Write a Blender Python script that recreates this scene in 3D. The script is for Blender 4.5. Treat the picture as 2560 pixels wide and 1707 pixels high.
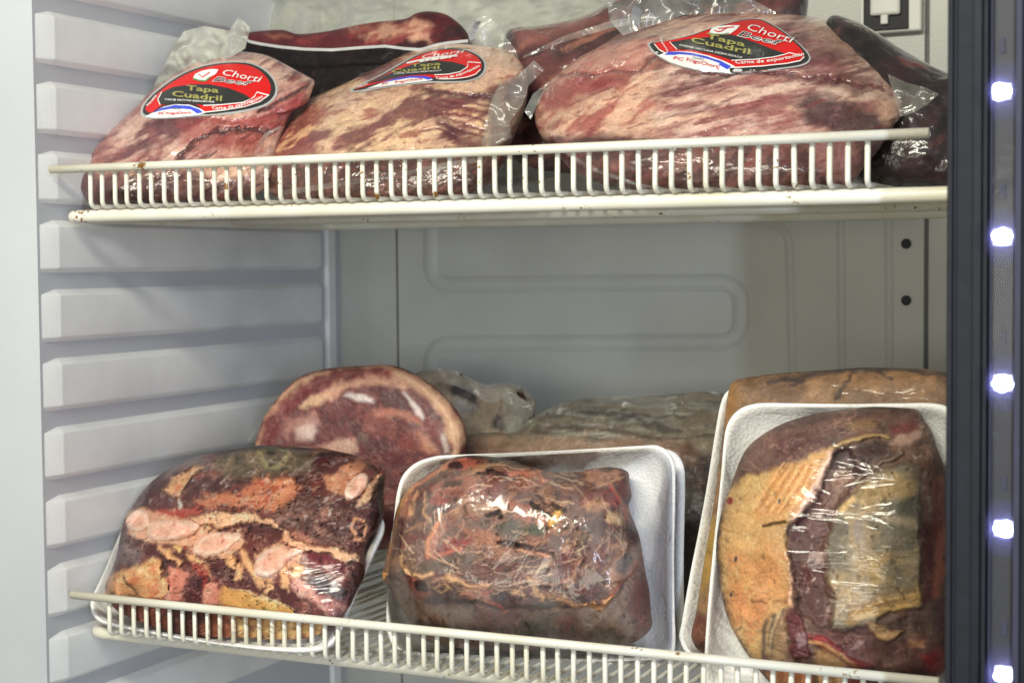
import bpy, bmesh, math, random
import numpy as np
from mathutils import Vector, Matrix
from mathutils.bvhtree import BVHTree
from mathutils.geometry import delaunay_2d_cdt

for o in list(bpy.data.objects): bpy.data.objects.remove(o)
SC = bpy.context.scene
COL = SC.collection
random.seed(4)

# ------------------------------------------------------------------ camera
# metres; X along the shelf front, Y into the fridge, Z up; origin = first wire of the upper fence
CAM = np.array([1.0694, -1.2843, -0.0992])
YAW, PITCH, ROLL, FPX = 0.4393, -0.0482, -0.0086, 4017.4
def cam_axes():
    cy, sy = math.cos(YAW), math.sin(YAW)
    f = np.array([-sy*math.cos(PITCH), cy*math.cos(PITCH), math.sin(PITCH)])
    r = np.array([cy, sy, 0.0]); u = np.cross(r, f)
    c, s = math.cos(ROLL), math.sin(ROLL)
    return c*r+s*u, -s*r+c*u, f
CR, CU, CF = cam_axes()
cd = bpy.data.cameras.new('camera'); cam = bpy.data.objects.new('camera', cd); COL.objects.link(cam)
cam.matrix_world = Matrix(((CR[0], CU[0], -CF[0], CAM[0]), (CR[1], CU[1], -CF[1], CAM[1]), (CR[2], CU[2], -CF[2], CAM[2]), (0, 0, 0, 1)))
cd.sensor_fit = 'HORIZONTAL'; cd.sensor_width = 36; cd.lens = FPX/2560*36
cd.clip_start = .05; cd.clip_end = 50
cd.dof.use_dof = True; cd.dof.focus_distance = 1.50; cd.dof.aperture_fstop = 7.1
SC.camera = cam

# ------------------------------------------------------------------ light
W = bpy.data.worlds.new('World'); SC.world = W; W.use_nodes = True
W.node_tree.nodes['Background'].inputs[0].default_value = (1.0, .97, .82, 1)
W.node_tree.nodes['Background'].inputs[1].default_value = .20
def area(name, loc, target, sx, sy, power, color):
    l = bpy.data.lights.new(name, 'AREA'); l.shape = 'RECTANGLE'; l.size = sx; l.size_y = sy
    l.energy = power; l.color = color
    o = bpy.data.objects.new(name, l); COL.objects.link(o); o.location = loc
    o.rotation_euler = (Vector(target)-Vector(loc)).to_track_quat('-Z', 'Y').to_euler()
    return o
area('shop_ceiling_lamp', (.25, -1.55, .95), (.35, .2, -.25), 1.5, .22, 43, (1.0, .975, .82))
area('front_fill', (.55, -2.1, -.15), (.4, .3, -.25), 1.6, .35, 12, (1.0, .975, .82))  # unseen fill light added low in front, also gives the film its glints
area('shop_tube_lamp', (1.63, -1.66, -.05), (.35, .3, -.2), .05, 1.1, 20, (.70, .81, 1.0))
SC.view_settings.view_transform = 'Standard'; SC.view_settings.look = 'None'
SC.view_settings.exposure = 0.0; SC.view_settings.gamma = 1.0

# ------------------------------------------------------------------ pixel helpers (photograph 2560 x 1707)
def ray(px):
    px = np.atleast_2d(np.asarray(px, float))
    return CF + CR*((px[:, :1]-1280)/FPX) - CU*((px[:, 1:2]-853.5)/FPX)
def proj(P):
    d = np.atleast_2d(P)-CAM; z = d@CF
    return np.stack([1280+FPX*(d@CR)/z, 853.5-FPX*(d@CU)/z], 1)
def crop(x0, y0, s):
    return lambda *pts: [(x0+x*s, y0+y*s) for x, y in pts]
D = crop(0, 0, 1.08844); A = crop(0, 0, .38273); B = crop(600, 0, .38273); Q = crop(1300, 0, .53571)
M1 = crop(200, 1080, .35714); M2 = crop(940, 1100, .35714); M3 = crop(1740, 980, .45929)
M4 = crop(600, 880, .31463); M5 = crop(1100, 900, .55272); M6 = crop(1600, 20, .20408)
def atY(px, Y):
    d = ray(px); return CAM + d*((Y-CAM[1])/d[:, 1:2])
def onZ(px, z):
    d = ray(px); return float((CAM+d*((z-CAM[2])/d[:, 2:3]))[0, 1])
def dX(x, Y, y=800): return float(atY(D((x, y)), Y)[0, 0])

# ------------------------------------------------------------------ noise
_rng = np.random.RandomState(7)
_perm = np.tile(_rng.permutation(512), 3).astype(np.int64)
_grad = _rng.normal(size=(512, 3)); _grad /= np.linalg.norm(_grad, axis=1)[:, None]
def perlin(P):
    i = np.floor(P).astype(np.int64); f = P-i; i = i & 511
    w = f*f*f*(f*(f*6-15)+10)
    out = 0
    for dx in (0, 1):
        wx = w[:, 0] if dx else 1-w[:, 0]
        hx = _perm[(i[:, 0]+dx) & 511]
        for dy in (0, 1):
            wy = w[:, 1] if dy else 1-w[:, 1]
            hy = _perm[hx+((i[:, 1]+dy) & 511)]
            for dz in (0, 1):
                wz = w[:, 2] if dz else 1-w[:, 2]
                g = _grad[_perm[hy+((i[:, 2]+dz) & 511)]]
                out = out + wx*wy*wz*((f-np.array([dx, dy, dz]))*g).sum(1)
    return out*1.6
def fbm(P, octv=4, gain=.55):
    a, s, t = 1, 0, 0
    for k in range(octv):
        s = s+a*perlin(P*(2.03**k)+k*17.3); t += a*a; a *= gain
    return s/math.sqrt(t)
def sstep(a, b, x):
    t = np.clip((x-a)/(b-a), 0, 1); return t*t*(3-2*t)
def lin(c):
    c = np.asarray(c, float)/255
    return np.where(c <= .04045, c/12.92, ((c+.055)/1.055)**2.4)

# ------------------------------------------------------------------ materials
MAT = {}
def newmat(name):
    m = bpy.data.materials.new(name); m.use_nodes = True; MAT[name] = m
    return m, m.node_tree.nodes, m.node_tree.links, m.node_tree.nodes['Principled BSDF']
def nd(N, t, **k):
    n = N.new(t)
    for a, b in k.items(): setattr(n, a, b)
    return n
def simple(name, c, rough=.4, spec=.5, metal=0, var=.06, vscale=30, bump=0, bscale=200, coat=0):
    m, N, L, b = newmat(name)
    tc = nd(N, 'ShaderNodeTexCoord')
    no = nd(N, 'ShaderNodeTexNoise'); no.inputs['Scale'].default_value = vscale; no.inputs['Detail'].default_value = 6
    L.new(tc.outputs['Object'], no.inputs['Vector'])
    r = nd(N, 'ShaderNodeValToRGB')
    r.color_ramp.elements[0].position = .3; r.color_ramp.elements[1].position = .7
    r.color_ramp.elements[0].color = (*[x*(1-var) for x in c], 1); r.color_ramp.elements[1].color = (*[min(1, x*(1+var)) for x in c], 1)
    L.new(no.outputs['Fac'], r.inputs['Fac']); L.new(r.outputs['Color'], b.inputs['Base Color'])
    b.inputs['Roughness'].default_value = rough; b.inputs['Specular IOR Level'].default_value = spec; b.inputs['Metallic'].default_value = metal
    b.inputs['Coat Weight'].default_value = coat
    if bump:
        n2 = nd(N, 'ShaderNodeTexNoise'); n2.inputs['Scale'].default_value = bscale; n2.inputs['Detail'].default_value = 4
        L.new(tc.outputs['Object'], n2.inputs['Vector'])
        bp = nd(N, 'ShaderNodeBump'); bp.inputs['Strength'].default_value = bump; bp.inputs['Distance'].default_value = .002
        L.new(n2.outputs['Fac'], bp.inputs['Height']); L.new(bp.outputs['Normal'], b.inputs['Normal'])
    return m
simple('liner', (.77, .775, .785), .38, var=.09, vscale=14, bump=.12, bscale=350)
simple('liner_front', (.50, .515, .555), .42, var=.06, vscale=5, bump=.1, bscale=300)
simple('back_liner', (.47, .475, .45), .42, var=.05, vscale=12, bump=.25, bscale=420)
simple('seam_dark', (.12, .12, .12), .6)
simple('hole', (.02, .02, .025), .7)
simple('white_plate', (.60, .60, .57), .4)
simple('foam', (.80, .79, .78), .42, var=.03, vscale=60, bump=.22, bscale=420)
def foam_beads():
    m = MAT['foam']; N, L = m.node_tree.nodes, m.node_tree.links; b = N['Principled BSDF']
    tc = nd(N, 'ShaderNodeTexCoord'); vo = nd(N, 'ShaderNodeTexVoronoi'); vo.inputs['Scale'].default_value = 330; L.new(tc.outputs['Object'], vo.inputs['Vector'])
    n2 = nd(N, 'ShaderNodeTexNoise'); n2.inputs['Scale'].default_value = 45; n2.inputs['Detail'].default_value = 5; L.new(tc.outputs['Object'], n2.inputs['Vector'])
    ad = nd(N, 'ShaderNodeMath', operation='ADD'); L.new(vo.outputs['Distance'], ad.inputs[0]); L.new(n2.outputs['Fac'], ad.inputs[1])
    bp = nd(N, 'ShaderNodeBump'); bp.inputs['Strength'].default_value = .3; bp.inputs['Distance'].default_value = .002; L.new(ad.outputs[0], bp.inputs['Height']); L.new(bp.outputs['Normal'], b.inputs['Normal'])
    b.inputs['Roughness'].default_value = .6
foam_beads()
simple('post_dark', (.010, .011, .018), .5, spec=.25, var=.2, vscale=60)
simple('post_mid', (.015, .016, .022), .6, spec=.2, var=.15, vscale=60, bump=.15, bscale=300)
simple('post_light', (.035, .034, .06), .55, spec=.3, var=.12, vscale=40)
simple('circuit_board', (.02, .02, .028), .5, var=.12, vscale=60)
simple('sticker_edge', (.42, .42, .42), .35)
simple('sticker_red', (.62, .012, .012), .32, var=.04, vscale=300)
simple('sticker_black', (.028, .030, .030), .36, var=.05)
simple('sticker_white', (.82, .81, .80), .35, var=.03)
simple('sticker_blue', (.045, .075, .62), .35)
simple('sticker_gold', (.36, .33, .10), .38)
simple('sticker_green', (.10, .30, .12), .38)
simple('sticker_grey', (.35, .35, .36), .38)
# enamelled wire with rust
def wire_mat(name, c, rust_pts):
    m, N, L, b = newmat(name)
    g = nd(N, 'ShaderNodeNewGeometry')
    no = nd(N, 'ShaderNodeTexNoise'); no.inputs['Scale'].default_value = 14; no.inputs['Detail'].default_value = 8
    L.new(g.outputs['Position'], no.inputs['Vector'])
    r = nd(N, 'ShaderNodeValToRGB'); e = r.color_ramp.elements
    e[0].position = .28; e[0].color = (c[0]*.86, c[1]*.83, c[2]*.72, 1); e[1].position = .62; e[1].color = (*c, 1)
    L.new(no.outputs['Fac'], r.inputs['Fac'])
    n2 = nd(N, 'ShaderNodeTexNoise'); n2.inputs['Scale'].default_value = 260; n2.inputs['Detail'].default_value = 5
    L.new(g.outputs['Position'], n2.inputs['Vector'])
    n3 = nd(N, 'ShaderNodeTexNoise'); n3.inputs['Scale'].default_value = 23; n3.inputs['Detail'].default_value = 2
    L.new(g.outputs['Position'], n3.inputs['Vector'])
    ad = nd(N, 'ShaderNodeMath', operation='MULTIPLY'); L.new(n2.outputs['Fac'], ad.inputs[0]); L.new(n3.outputs['Fac'], ad.inputs[1])
    th = nd(N, 'ShaderNodeMapRange'); th.inputs[1].default_value = .392; th.inputs[2].default_value = .43; L.new(ad.outputs[0], th.inputs[0])
    cur = th.outputs[0]
    for p, rad in rust_pts:
        vm = nd(N, 'ShaderNodeVectorMath', operation='DISTANCE'); vm.inputs[1].default_value = p; L.new(g.outputs['Position'], vm.inputs[0])
        a2 = nd(N, 'ShaderNodeMath', operation='MULTIPLY_ADD'); a2.inputs[1].default_value = -rad*1.4; L.new(n2.outputs['Fac'], a2.inputs[0]); L.new(vm.outputs['Value'], a2.inputs[2])
        mr = nd(N, 'ShaderNodeMapRange'); mr.inputs[1].default_value = rad*.45; mr.inputs[2].default_value = rad*.1; mr.inputs[3].default_value = 0; mr.inputs[4].default_value = 1
        L.new(a2.outputs[0], mr.inputs[0])
        mx = nd(N, 'ShaderNodeMath', operation='MAXIMUM'); L.new(cur, mx.inputs[0]); L.new(mr.outputs[0], mx.inputs[1]); cur = mx.outputs[0]
    mc = nd(N, 'ShaderNodeMix', data_type='RGBA'); L.new(cur, mc.inputs['Factor']); L.new(r.outputs['Color'], mc.inputs['A']); mc.inputs['B'].default_value = (.22, .10, .02, 1)
    L.new(mc.outputs['Result'], b.inputs['Base Color']); b.inputs['Roughness'].default_value = .3
    bp = nd(N, 'ShaderNodeBump'); bp.inputs['Strength'].default_value = .15; bp.inputs['Distance'].default_value = .001
    L.new(n2.outputs['Fac'], bp.inputs['Height']); L.new(bp.outputs['Normal'], b.inputs['Normal'])
    return m
# meat under film: colour from the 'col' attribute, fine grain from noise
def meat_mat(name, coat=.55, rough=.45, wr=.5, ws=70, cr=.12, spec=.35):
    m, N, L, b = newmat(name)
    at = nd(N, 'ShaderNodeAttribute'); at.attribute_name = 'col'
    tc = nd(N, 'ShaderNodeTexCoord')
    n1 = nd(N, 'ShaderNodeTexNoise'); n1.inputs['Scale'].default_value = 380; n1.inputs['Detail'].default_value = 5; L.new(tc.outputs['Object'], n1.inputs['Vector'])
    mr = nd(N, 'ShaderNodeMapRange'); mr.inputs[1].default_value = .3; mr.inputs[2].default_value = .7; mr.inputs[3].default_value = .82; mr.inputs[4].default_value = 1.18; L.new(n1.outputs['Fac'], mr.inputs[0])
    vm = nd(N, 'ShaderNodeVectorMath', operation='MULTIPLY'); L.new(at.outputs['Color'], vm.inputs[0]); L.new(mr.outputs[0], vm.inputs[1])
    L.new(vm.outputs[0], b.inputs['Base Color'])
    b.inputs['Roughness'].default_value = rough; b.inputs['Specular IOR Level'].default_value = spec
    b.inputs['Coat Weight'].default_value = coat; b.inputs['Coat Roughness'].default_value = cr
    bp = nd(N, 'ShaderNodeBump'); bp.inputs['Strength'].default_value = .35; bp.inputs['Distance'].default_value = .0015
    L.new(n1.outputs['Fac'], bp.inputs['Height']); L.new(bp.outputs['Normal'], b.inputs['Normal'])
    n2 = nd(N, 'ShaderNodeTexNoise'); n2.inputs['Scale'].default_value = ws; n2.inputs['Detail'].default_value = 6; n2.inputs['Distortion'].default_value = 1.2; L.new(tc.outputs['Object'], n2.inputs['Vector'])
    b2 = nd(N, 'ShaderNodeBump'); b2.inputs['Strength'].default_value = wr; b2.inputs['Distance'].default_value = .006
    L.new(n2.outputs['Fac'], b2.inputs['Height']); L.new(b2.outputs['Normal'], b.inputs['Coat Normal'])
    return m
meat_mat('meat_vacuum', 1.0, .5, .55, 28, .05)
meat_mat('meat_tray', .08, .5, .5, 90, .2, .25)
meat_mat('meat_dark', .12, .7, .5, 40, .2, .15)
meat_mat('meat_back', .25, .6, .5, 60, .25)
meat_mat('bone', .3, .5, .3, 90, .2)
# clear film
def film_mat(name, haze, gloss, rough, wscale, wstr, tint=(.8, .8, .78), stretch=(1, 1, 1), streak=0.0, det=7):
    m, N, L, b = newmat(name); N.remove(b)
    out = N['Material Output']
    tc = nd(N, 'ShaderNodeTexCoord'); mp = nd(N, 'ShaderNodeMapping'); mp.inputs['Scale'].default_value = stretch; mp.inputs['Rotation'].default_value = (0, .6, 0)
    L.new(tc.outputs['Object'], mp.inputs['Vector'])
    no = nd(N, 'ShaderNodeTexNoise'); no.inputs['Scale'].default_value = wscale; no.inputs['Detail'].default_value = det; no.inputs['Distortion'].default_value = .8
    L.new(mp.outputs[0], no.inputs['Vector'])
    bp = nd(N, 'ShaderNodeBump'); bp.inputs['Strength'].default_value = wstr; bp.inputs['Distance'].default_value = .006; L.new(no.outputs['Fac'], bp.inputs['Height'])
    tr = nd(N, 'ShaderNodeBsdfTransparent')
    df = nd(N, 'ShaderNodeBsdfDiffuse'); df.inputs['Color'].default_value = (*tint, 1); L.new(bp.outputs['Normal'], df.inputs['Normal'])
    gl = nd(N, 'ShaderNodeBsdfGlossy'); gl.inputs['Roughness'].default_value = rough; L.new(bp.outputs['Normal'], gl.inputs['Normal'])
    lw = nd(N, 'ShaderNodeFresnel'); lw.inputs['IOR'].default_value = 1.45; L.new(bp.outputs['Normal'], lw.inputs['Normal'])
    hz = nd(N, 'ShaderNodeMapRange'); hz.inputs[1].default_value = .38; hz.inputs[2].default_value = .68; hz.inputs[3].default_value = haze; hz.inputs[4].default_value = haze+streak; L.new(no.outputs['Fac'], hz.inputs[0])
    m1 = nd(N, 'ShaderNodeMixShader'); L.new(hz.outputs[0], m1.inputs[0]); L.new(tr.outputs[0], m1.inputs[1]); L.new(df.outputs[0], m1.inputs[2])
    mu = nd(N, 'ShaderNodeMath', operation='MULTIPLY'); mu.inputs[1].default_value = gloss; mu.use_clamp = True; L.new(lw.outputs[0], mu.inputs[0])
    m2 = nd(N, 'ShaderNodeMixShader'); L.new(mu.outputs[0], m2.inputs[0]); L.new(m1.outputs[0], m2.inputs[1]); L.new(gl.outputs[0], m2.inputs[2])
    L.new(m2.outputs[0], out.inputs['Surface'])
    return m
film_mat('wrap', .0, .85, .09, 20, .75, stretch=(.6, 1, 2.0), streak=.015, det=3)
film_mat('wrap_milky', .0, 1.0, .10, 20, .75, stretch=(1.7, 1, .9), streak=.08, det=3)
film_mat('flap', .06, 1.0, .16, 16, .35, tint=(.62, .62, .58), streak=.20, det=4)
film_mat('bag', .40, .4, .45, 18, .3, tint=(.42, .42, .36), streak=.45)
film_mat('clear_cover', .004, .12, .05, 30, .1)
m, N, L, b = newmat('lens'); N.remove(b)  # material of the added domes that imitate the glow round each LED
tr = nd(N, 'ShaderNodeBsdfTransparent'); tl = nd(N, 'ShaderNodeBsdfTranslucent'); tl.inputs['Color'].default_value = (.45, .42, .9, 1); mx = nd(N, 'ShaderNodeMixShader'); mx.inputs[0].default_value = .07
L.new(tr.outputs[0], mx.inputs[1]); L.new(tl.outputs[0], mx.inputs[2]); L.new(mx.outputs[0], N['Material Output'].inputs['Surface'])
m, N, L, b = newmat('led_light')
b.inputs['Base Color'].default_value = (.8, .8, .9, 1); b.inputs['Emission Color'].default_value = (.55, .60, 1, 1); b.inputs['Emission Strength'].default_value = 24

# ------------------------------------------------------------------ object helpers
def tag(o, label=None, cat=None, group=None, kind=None):
    for k, v in (('label', label), ('category', cat), ('group', group), ('kind', kind)):
        if v: o[k] = v
    return o
def empty(name, loc, label=None, cat=None, group=None):
    o = bpy.data.objects.new(name, None); COL.objects.link(o); o.location = loc; o.empty_display_size = .02
    return tag(o, label, cat, group)
def link(name, me, mat, parent=None, smooth=True):
    o = bpy.data.objects.new(name, me); COL.objects.link(o)
    if mat: me.materials.append(MAT[mat] if isinstance(mat, str) else mat)
    if smooth: me.polygons.foreach_set('use_smooth', [True]*len(me.polygons))
    if parent:
        o.parent = parent; o.matrix_parent_inverse = parent_inv(parent)
    return o
def parent_inv(p):
    # top-level things are Empties with a place of their own; parts hold world coordinates
    return Matrix.Translation(p.location).inverted() if p.parent is None else Matrix.Identity(4)
def mesh_np(V, F):
    me = bpy.data.meshes.new('m'); V = np.asarray(V, np.float32); F = np.asarray(F, np.int32)
    k = F.shape[1]
    me.vertices.add(len(V)); me.vertices.foreach_set('co', V.ravel())
    me.loops.add(F.size); me.loops.foreach_set('vertex_index', F.ravel())
    me.polygons.add(len(F)); me.polygons.foreach_set('loop_start', np.arange(0, F.size, k, dtype=np.int32))
    me.update(calc_edges=True); me.validate()
    return me
def set_col(me, col):
    a = me.color_attributes.new('col', 'FLOAT_COLOR', 'POINT')
    c = np.ones((len(me.vertices), 4), np.float32); c[:, :3] = col; a.data.foreach_set('color', c.ravel())
def bm_obj(name, bm, mat, parent=None, smooth=False):
    me = bpy.data.meshes.new(name); bm.normal_update(); bm.to_mesh(me); bm.free()
    return link(name, me, mat, parent, smooth)
def box_bm(x0, x1, y0, y1, z0, z1, bev=0):
    bm = bmesh.new(); bmesh.ops.create_cube(bm, size=1)
    for v in bm.verts: v.co = Vector(((x0+x1)/2+v.co.x*(x1-x0), (y0+y1)/2+v.co.y*(y1-y0), (z0+z1)/2+v.co.z*(z1-z0)))
    if bev: bmesh.ops.bevel(bm, geom=list(bm.edges), offset=bev, segments=2, affect='EDGES', profile=.5)
    return bm
def box(name, x0, x1, y0, y1, z0, z1, mat, parent=None, bev=0):
    return bm_obj(name, box_bm(x0, x1, y0, y1, z0, z1, bev), mat, parent)
def prism_xy(name, pts, z0, z1, mat, parent=None, bev=0):
    bm = bmesh.new(); lo = [bm.verts.new((x, y, z0)) for x, y in pts]; hi = [bm.verts.new((x, y, z1)) for x, y in pts]
    n = len(pts)
    for i in range(n): bm.faces.new((lo[i], lo[(i+1) % n], hi[(i+1) % n], hi[i]))
    bm.faces.new(lo[::-1]); bm.faces.new(hi); bmesh.ops.recalc_face_normals(bm, faces=bm.faces)
    if bev: bmesh.ops.bevel(bm, geom=list(bm.edges), offset=bev, segments=2, affect='EDGES', profile=.5)
    return bm_obj(name, bm, mat, parent)
def tube_mesh(path, r, seg=10, closed=False):
    P = [Vector(p) for p in path]; n = len(P); V = []; F = []
    up = Vector((.0123, .02, 1)).normalized(); prev = None
    for i, p in enumerate(P):
        if closed: t = P[(i+1) % n]-P[i-1]
        else: t = P[min(i+1, n-1)]-P[max(i-1, 0)]
        t.normalize()
        a = t.cross(up) if prev is None else prev-t*prev.dot(t)
        if a.length < 1e-4: a = t.cross(Vector((1, 0, 0)))
        a.normalize(); prev = a; c = t.cross(a)
        for k in range(seg):
            w = 2*math.pi*k/seg; V.append(p+(a*math.cos(w)+c*math.sin(w))*r)
    m = n if closed else n-1
    for i in range(m):
        for k in range(seg):
            j = (i+1) % n; F.append((i*seg+k, i*seg+(k+1) % seg, j*seg+(k+1) % seg, j*seg+k))
    if not closed:
        F.append(tuple(range(seg))[::-1]); F.append(tuple(range((n-1)*seg, n*seg)))
    me = bpy.data.meshes.new('tube'); me.from_pydata([tuple(v) for v in V], [], F); me.update()
    return me
def arc(c, r, a0, a1, n, f): return [f(c, r, a0+(a1-a0)*i/n) for i in range(n+1)]

# ------------------------------------------------------------------ refrigerator cabinet
ZT, ZB = .42, -.86
FR = empty('refrigerator', (.40, .30, ZB), 'white plastic inside of an open refrigerator with ribbed side wall and grey back panel', 'refrigerator')
side = prism_xy('side_wall', [(-.24, -.0115), (-.0595, -.0115), (-.0595, .66), (-.24, .66)], ZB, ZT, 'liner_front', FR)
PIT, Z0 = .0708, -.105
def rib_mesh():
    # protruding panel: chamfered front end and soft upper and lower edges
    h = PIT-.0155; x0, x1 = -.0605, -.052
    outer = [(-.0105, x0), (.013, x1), (.517, x1), (.527, x0)]
    bm = bmesh.new(); rows = []
    for z, ins in ((0, 0), (.0055, 1), (h-.007, 1), (h, 0)):
        rows.append([bm.verts.new(((x1 if (ins and i in (1, 2)) else x0), y, z)) for i, (y, x) in enumerate(outer)])
    for a, c in zip(rows, rows[1:]):
        for i in range(3): bm.faces.new((a[i], a[i+1], c[i+1], c[i]))
    bmesh.ops.recalc_face_normals(bm, faces=bm.faces)
    for f in bm.faces:
        if f.normal.x < 0: f.normal_flip()
    bmesh.ops.bevel(bm, geom=[e for e in bm.edges if len(e.link_faces) == 2], offset=.0013, segments=2, affect='EDGES', profile=.5)
    me = bpy.data.meshes.new('rib'); bm.to_mesh(me); bm.free(); return me
rm = rib_mesh(); rm.materials.append(MAT['liner']); rm.polygons.foreach_set('use_smooth', [True]*len(rm.polygons))
for k in range(-5, 8):
    o = bpy.data.objects.new('rib', rm); COL.objects.link(o); o.location = (0, 0, Z0-k*PIT)
    o.parent = side
prism_xy('corner_strip', [(-.066, .535), (-.054, .538), (-.054, .556), (-.066, .559)], ZB, ZT, 'liner', FR, .001)
prism_xy('corner_chamfer', [(-.066, .572), (-.0635, .572), (-.033, .612), (-.066, .612)], ZB, ZT, 'back_liner', FR)
back = box('back_wall', -.10, .93, .61, .66, ZB+.001, ZT-.001, 'back_liner', FR)
px0, px1 = dX(916, .605), dX(2122, .605)
bp_ = box('back_panel', px0, px1, .6045, .609, ZB+.002, ZT-.002, 'back_liner', FR, .0012)
box('panel_gap', px0-.0045, px0-.0003, .6085, .6098, ZB+.003, ZT-.003, 'seam_dark', FR)
box('panel_gap', px1+.0003, px1+.004, .6085, .6098, ZB+.003, ZT-.003, 'seam_dark', FR)
box('floor_panel', -.0593, .883, .0, .6095, ZB-.03, ZB+.0005, 'liner', FR)
prism_xy('right_wall', [(.75, .612), (.884, .50), (.884, .02), (.93, .02), (.93, .612)], ZB, ZT, 'liner_front', FR)
# embossed channels of the back panel
def emboss(pts, w=.0065, hgt=.0032):
    P = [Vector((*p, )) for p in pts]; V = []; F = []; n = len(P)
    for i, p in enumerate(P):
        t = (P[min(i+1, n-1)]-P[max(i-1, 0)]).normalized(); s = Vector((t.y, -t.x))
        for a, hh in ((-w-.005, -.0004), (-w, hgt), (w, hgt), (w+.005, -.0004)):
            q = p+s*a; V.append((q.x, .6045-hh, q.y))
    for i in range(n-1):
        for k in range(3): F.append((i*4+k, i*4+k+1, i*4+5+k, i*4+4+k))
    me = bpy.data.meshes.new('channel'); me.from_pydata(V, [], F); me.update()
    return link('embossed_channel', me, 'back_liner', bp_, True)
def bz(*pts): return [(float(p[0]), float(p[2])) for p in atY(D(*pts), .6045)]
def rounded(pts, rad, n=7):
    out = [pts[0]]
    for a, b, c in zip(pts, pts[1:], pts[2:]):
        a, b, c = map(lambda q: Vector(q), (a, b, c)); u = (a-b).normalized(); v = (c-b).normalized()
        r = min(rad, (a-b).length*.49, (c-b).length*.49); p, q = b+u*r, b+v*r
        for i in range(n+1):
            t = i/n; w = p.lerp(b, t).lerp(b.lerp(q, t), t); out.append((w.x, w.y))
    return out+[pts[-1]]
emboss(rounded(bz((988, 430), (988, 654), (1702, 648), (1702, 786), (988, 790), (988, 1000)), .03))
emboss(rounded(bz((1260, 512), (1812, 512), (1824, 1000)), .03), .0015, .0022)
for xx in (1930, 2040): emboss(bz((xx, 400), (xx+2, 640), (xx+4, 1000)), .0012, .0022)
for yy in (560, 690):
    c = atY(D((2081, yy)), .6035)[0]
    bm = bmesh.new(); bmesh.ops.create_cone(bm, cap_ends=True, segments=20, radius1=.0062, radius2=.0055, depth=.003)
    bmesh.ops.rotate(bm, verts=bm.verts, matrix=Matrix.Rotation(math.pi/2, 3, 'X')); bmesh.ops.translate(bm, verts=bm.verts, vec=Vector(c))
    bm_obj('screw_hole_plug', bm, 'hole', bp_)
# light fitting on the back wall
def dbox(name, x0, x1, ya, yb, Y0, Y1, mat, parent, bev=0):
    a = atY(Q((x0, ya)), Y0)[0]; c = atY(Q((x1, yb)), Y0)[0]
    return box(name, a[0], c[0], Y0, Y1, c[2], a[2], mat, parent, bev)
ctl = dbox('fan_cover', 1585, 1872, -60, 142, .592, .603, 'white_plate', FR, .002)
dbox('recess', 1602, 1812, -50, 134, .5895, .5925, 'hole', ctl, .001)
dbox('bracket', 1632, 1772, -55, 66, .583, .590, 'white_plate', ctl, .003)
dbox('stem', 1682, 1716, 60, 112, .585, .590, 'white_plate', ctl, .001)
# door post with its strip of lights
PY = -.149
post = prism_xy('door_post', [(dX(2173, PY), PY), (dX(2420, PY), PY), (dX(2420, PY), -.04), (dX(2200, PY), -.04)], ZB, ZT, 'post_mid', FR, .0008)
for name, a, c, pr, mt in (('edge_trim', 2174, 2186, .003, 'post_mid'), ('seal_strip', 2188, 2195, .0015, 'post_dark'), ('gasket', 2232, 2252, .003, 'post_dark'),
                     ('channel_wall', 2256, 2266, .007, 'post_mid'), ('channel_wall', 2272, 2277, .006, 'post_light'), ('channel_wall', 2328, 2344, .008, 'post_light'), ('gasket', 2346, 2420, .006, 'post_dark')):
    box(name, dX(a, PY-pr), dX(c, PY-pr), PY-pr, PY-.0002, ZB+.01, ZT-.01, mt, post, .0006)
board = box('light_strip', dX(2280, PY-.002), dX(2326, PY-.002), PY-.002, PY-.0003, ZB+.012, ZT-.012, 'circuit_board', post)
for i in range(-2, 8):
    y = 211+i*334.2
    c = atY(D((2301+i*1.1, y)), PY-.004)[0]
    bm = box_bm(c[0]-.0062, c[0]+.0062, PY-.0035, PY-.0021, c[2]-.0055, c[2]+.0055, .0005); bm_obj('light_base', bm, 'white_plate', board)
    bm = bmesh.new(); bmesh.ops.create_uvsphere(bm, u_segments=20, v_segments=10, radius=.0060)
    for v in bm.verts:
        q = v.co.normalized(); v.co *= 1+.16*math.sin(3*q.x+i)*math.cos(4*q.z+2*i); v.co.y *= .5; v.co.x *= 1.05; v.co.z *= .92
    bmesh.ops.translate(bm, verts=bm.verts, vec=(c[0], PY-.0045, c[2])); bm_obj('light_emitter', bm, 'led_light', board, True)
    bm = bmesh.new(); bmesh.ops.create_uvsphere(bm, u_segments=24, v_segments=12, radius=.019)
    for v in bm.verts: v.co.y *= .28
    bmesh.ops.translate(bm, verts=bm.verts, vec=(c[0], PY-.0030, c[2])); bm_obj('glow_dome', bm, 'lens', board, True)  # wide violet dome, added to give the LED a halo
    bm = box_bm(c[0]-.002, c[0]+.002, PY-.0032, PY-.0021, c[2]+.026, c[2]+.036, .0004); bm_obj('resistor', bm, 'post_light', board)
box('clear_cover', dX(2278, PY-.009), dX(2327, PY-.009), PY-.0100, PY-.0090, ZB+.015, ZT-.015, 'clear_cover', post)

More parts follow.
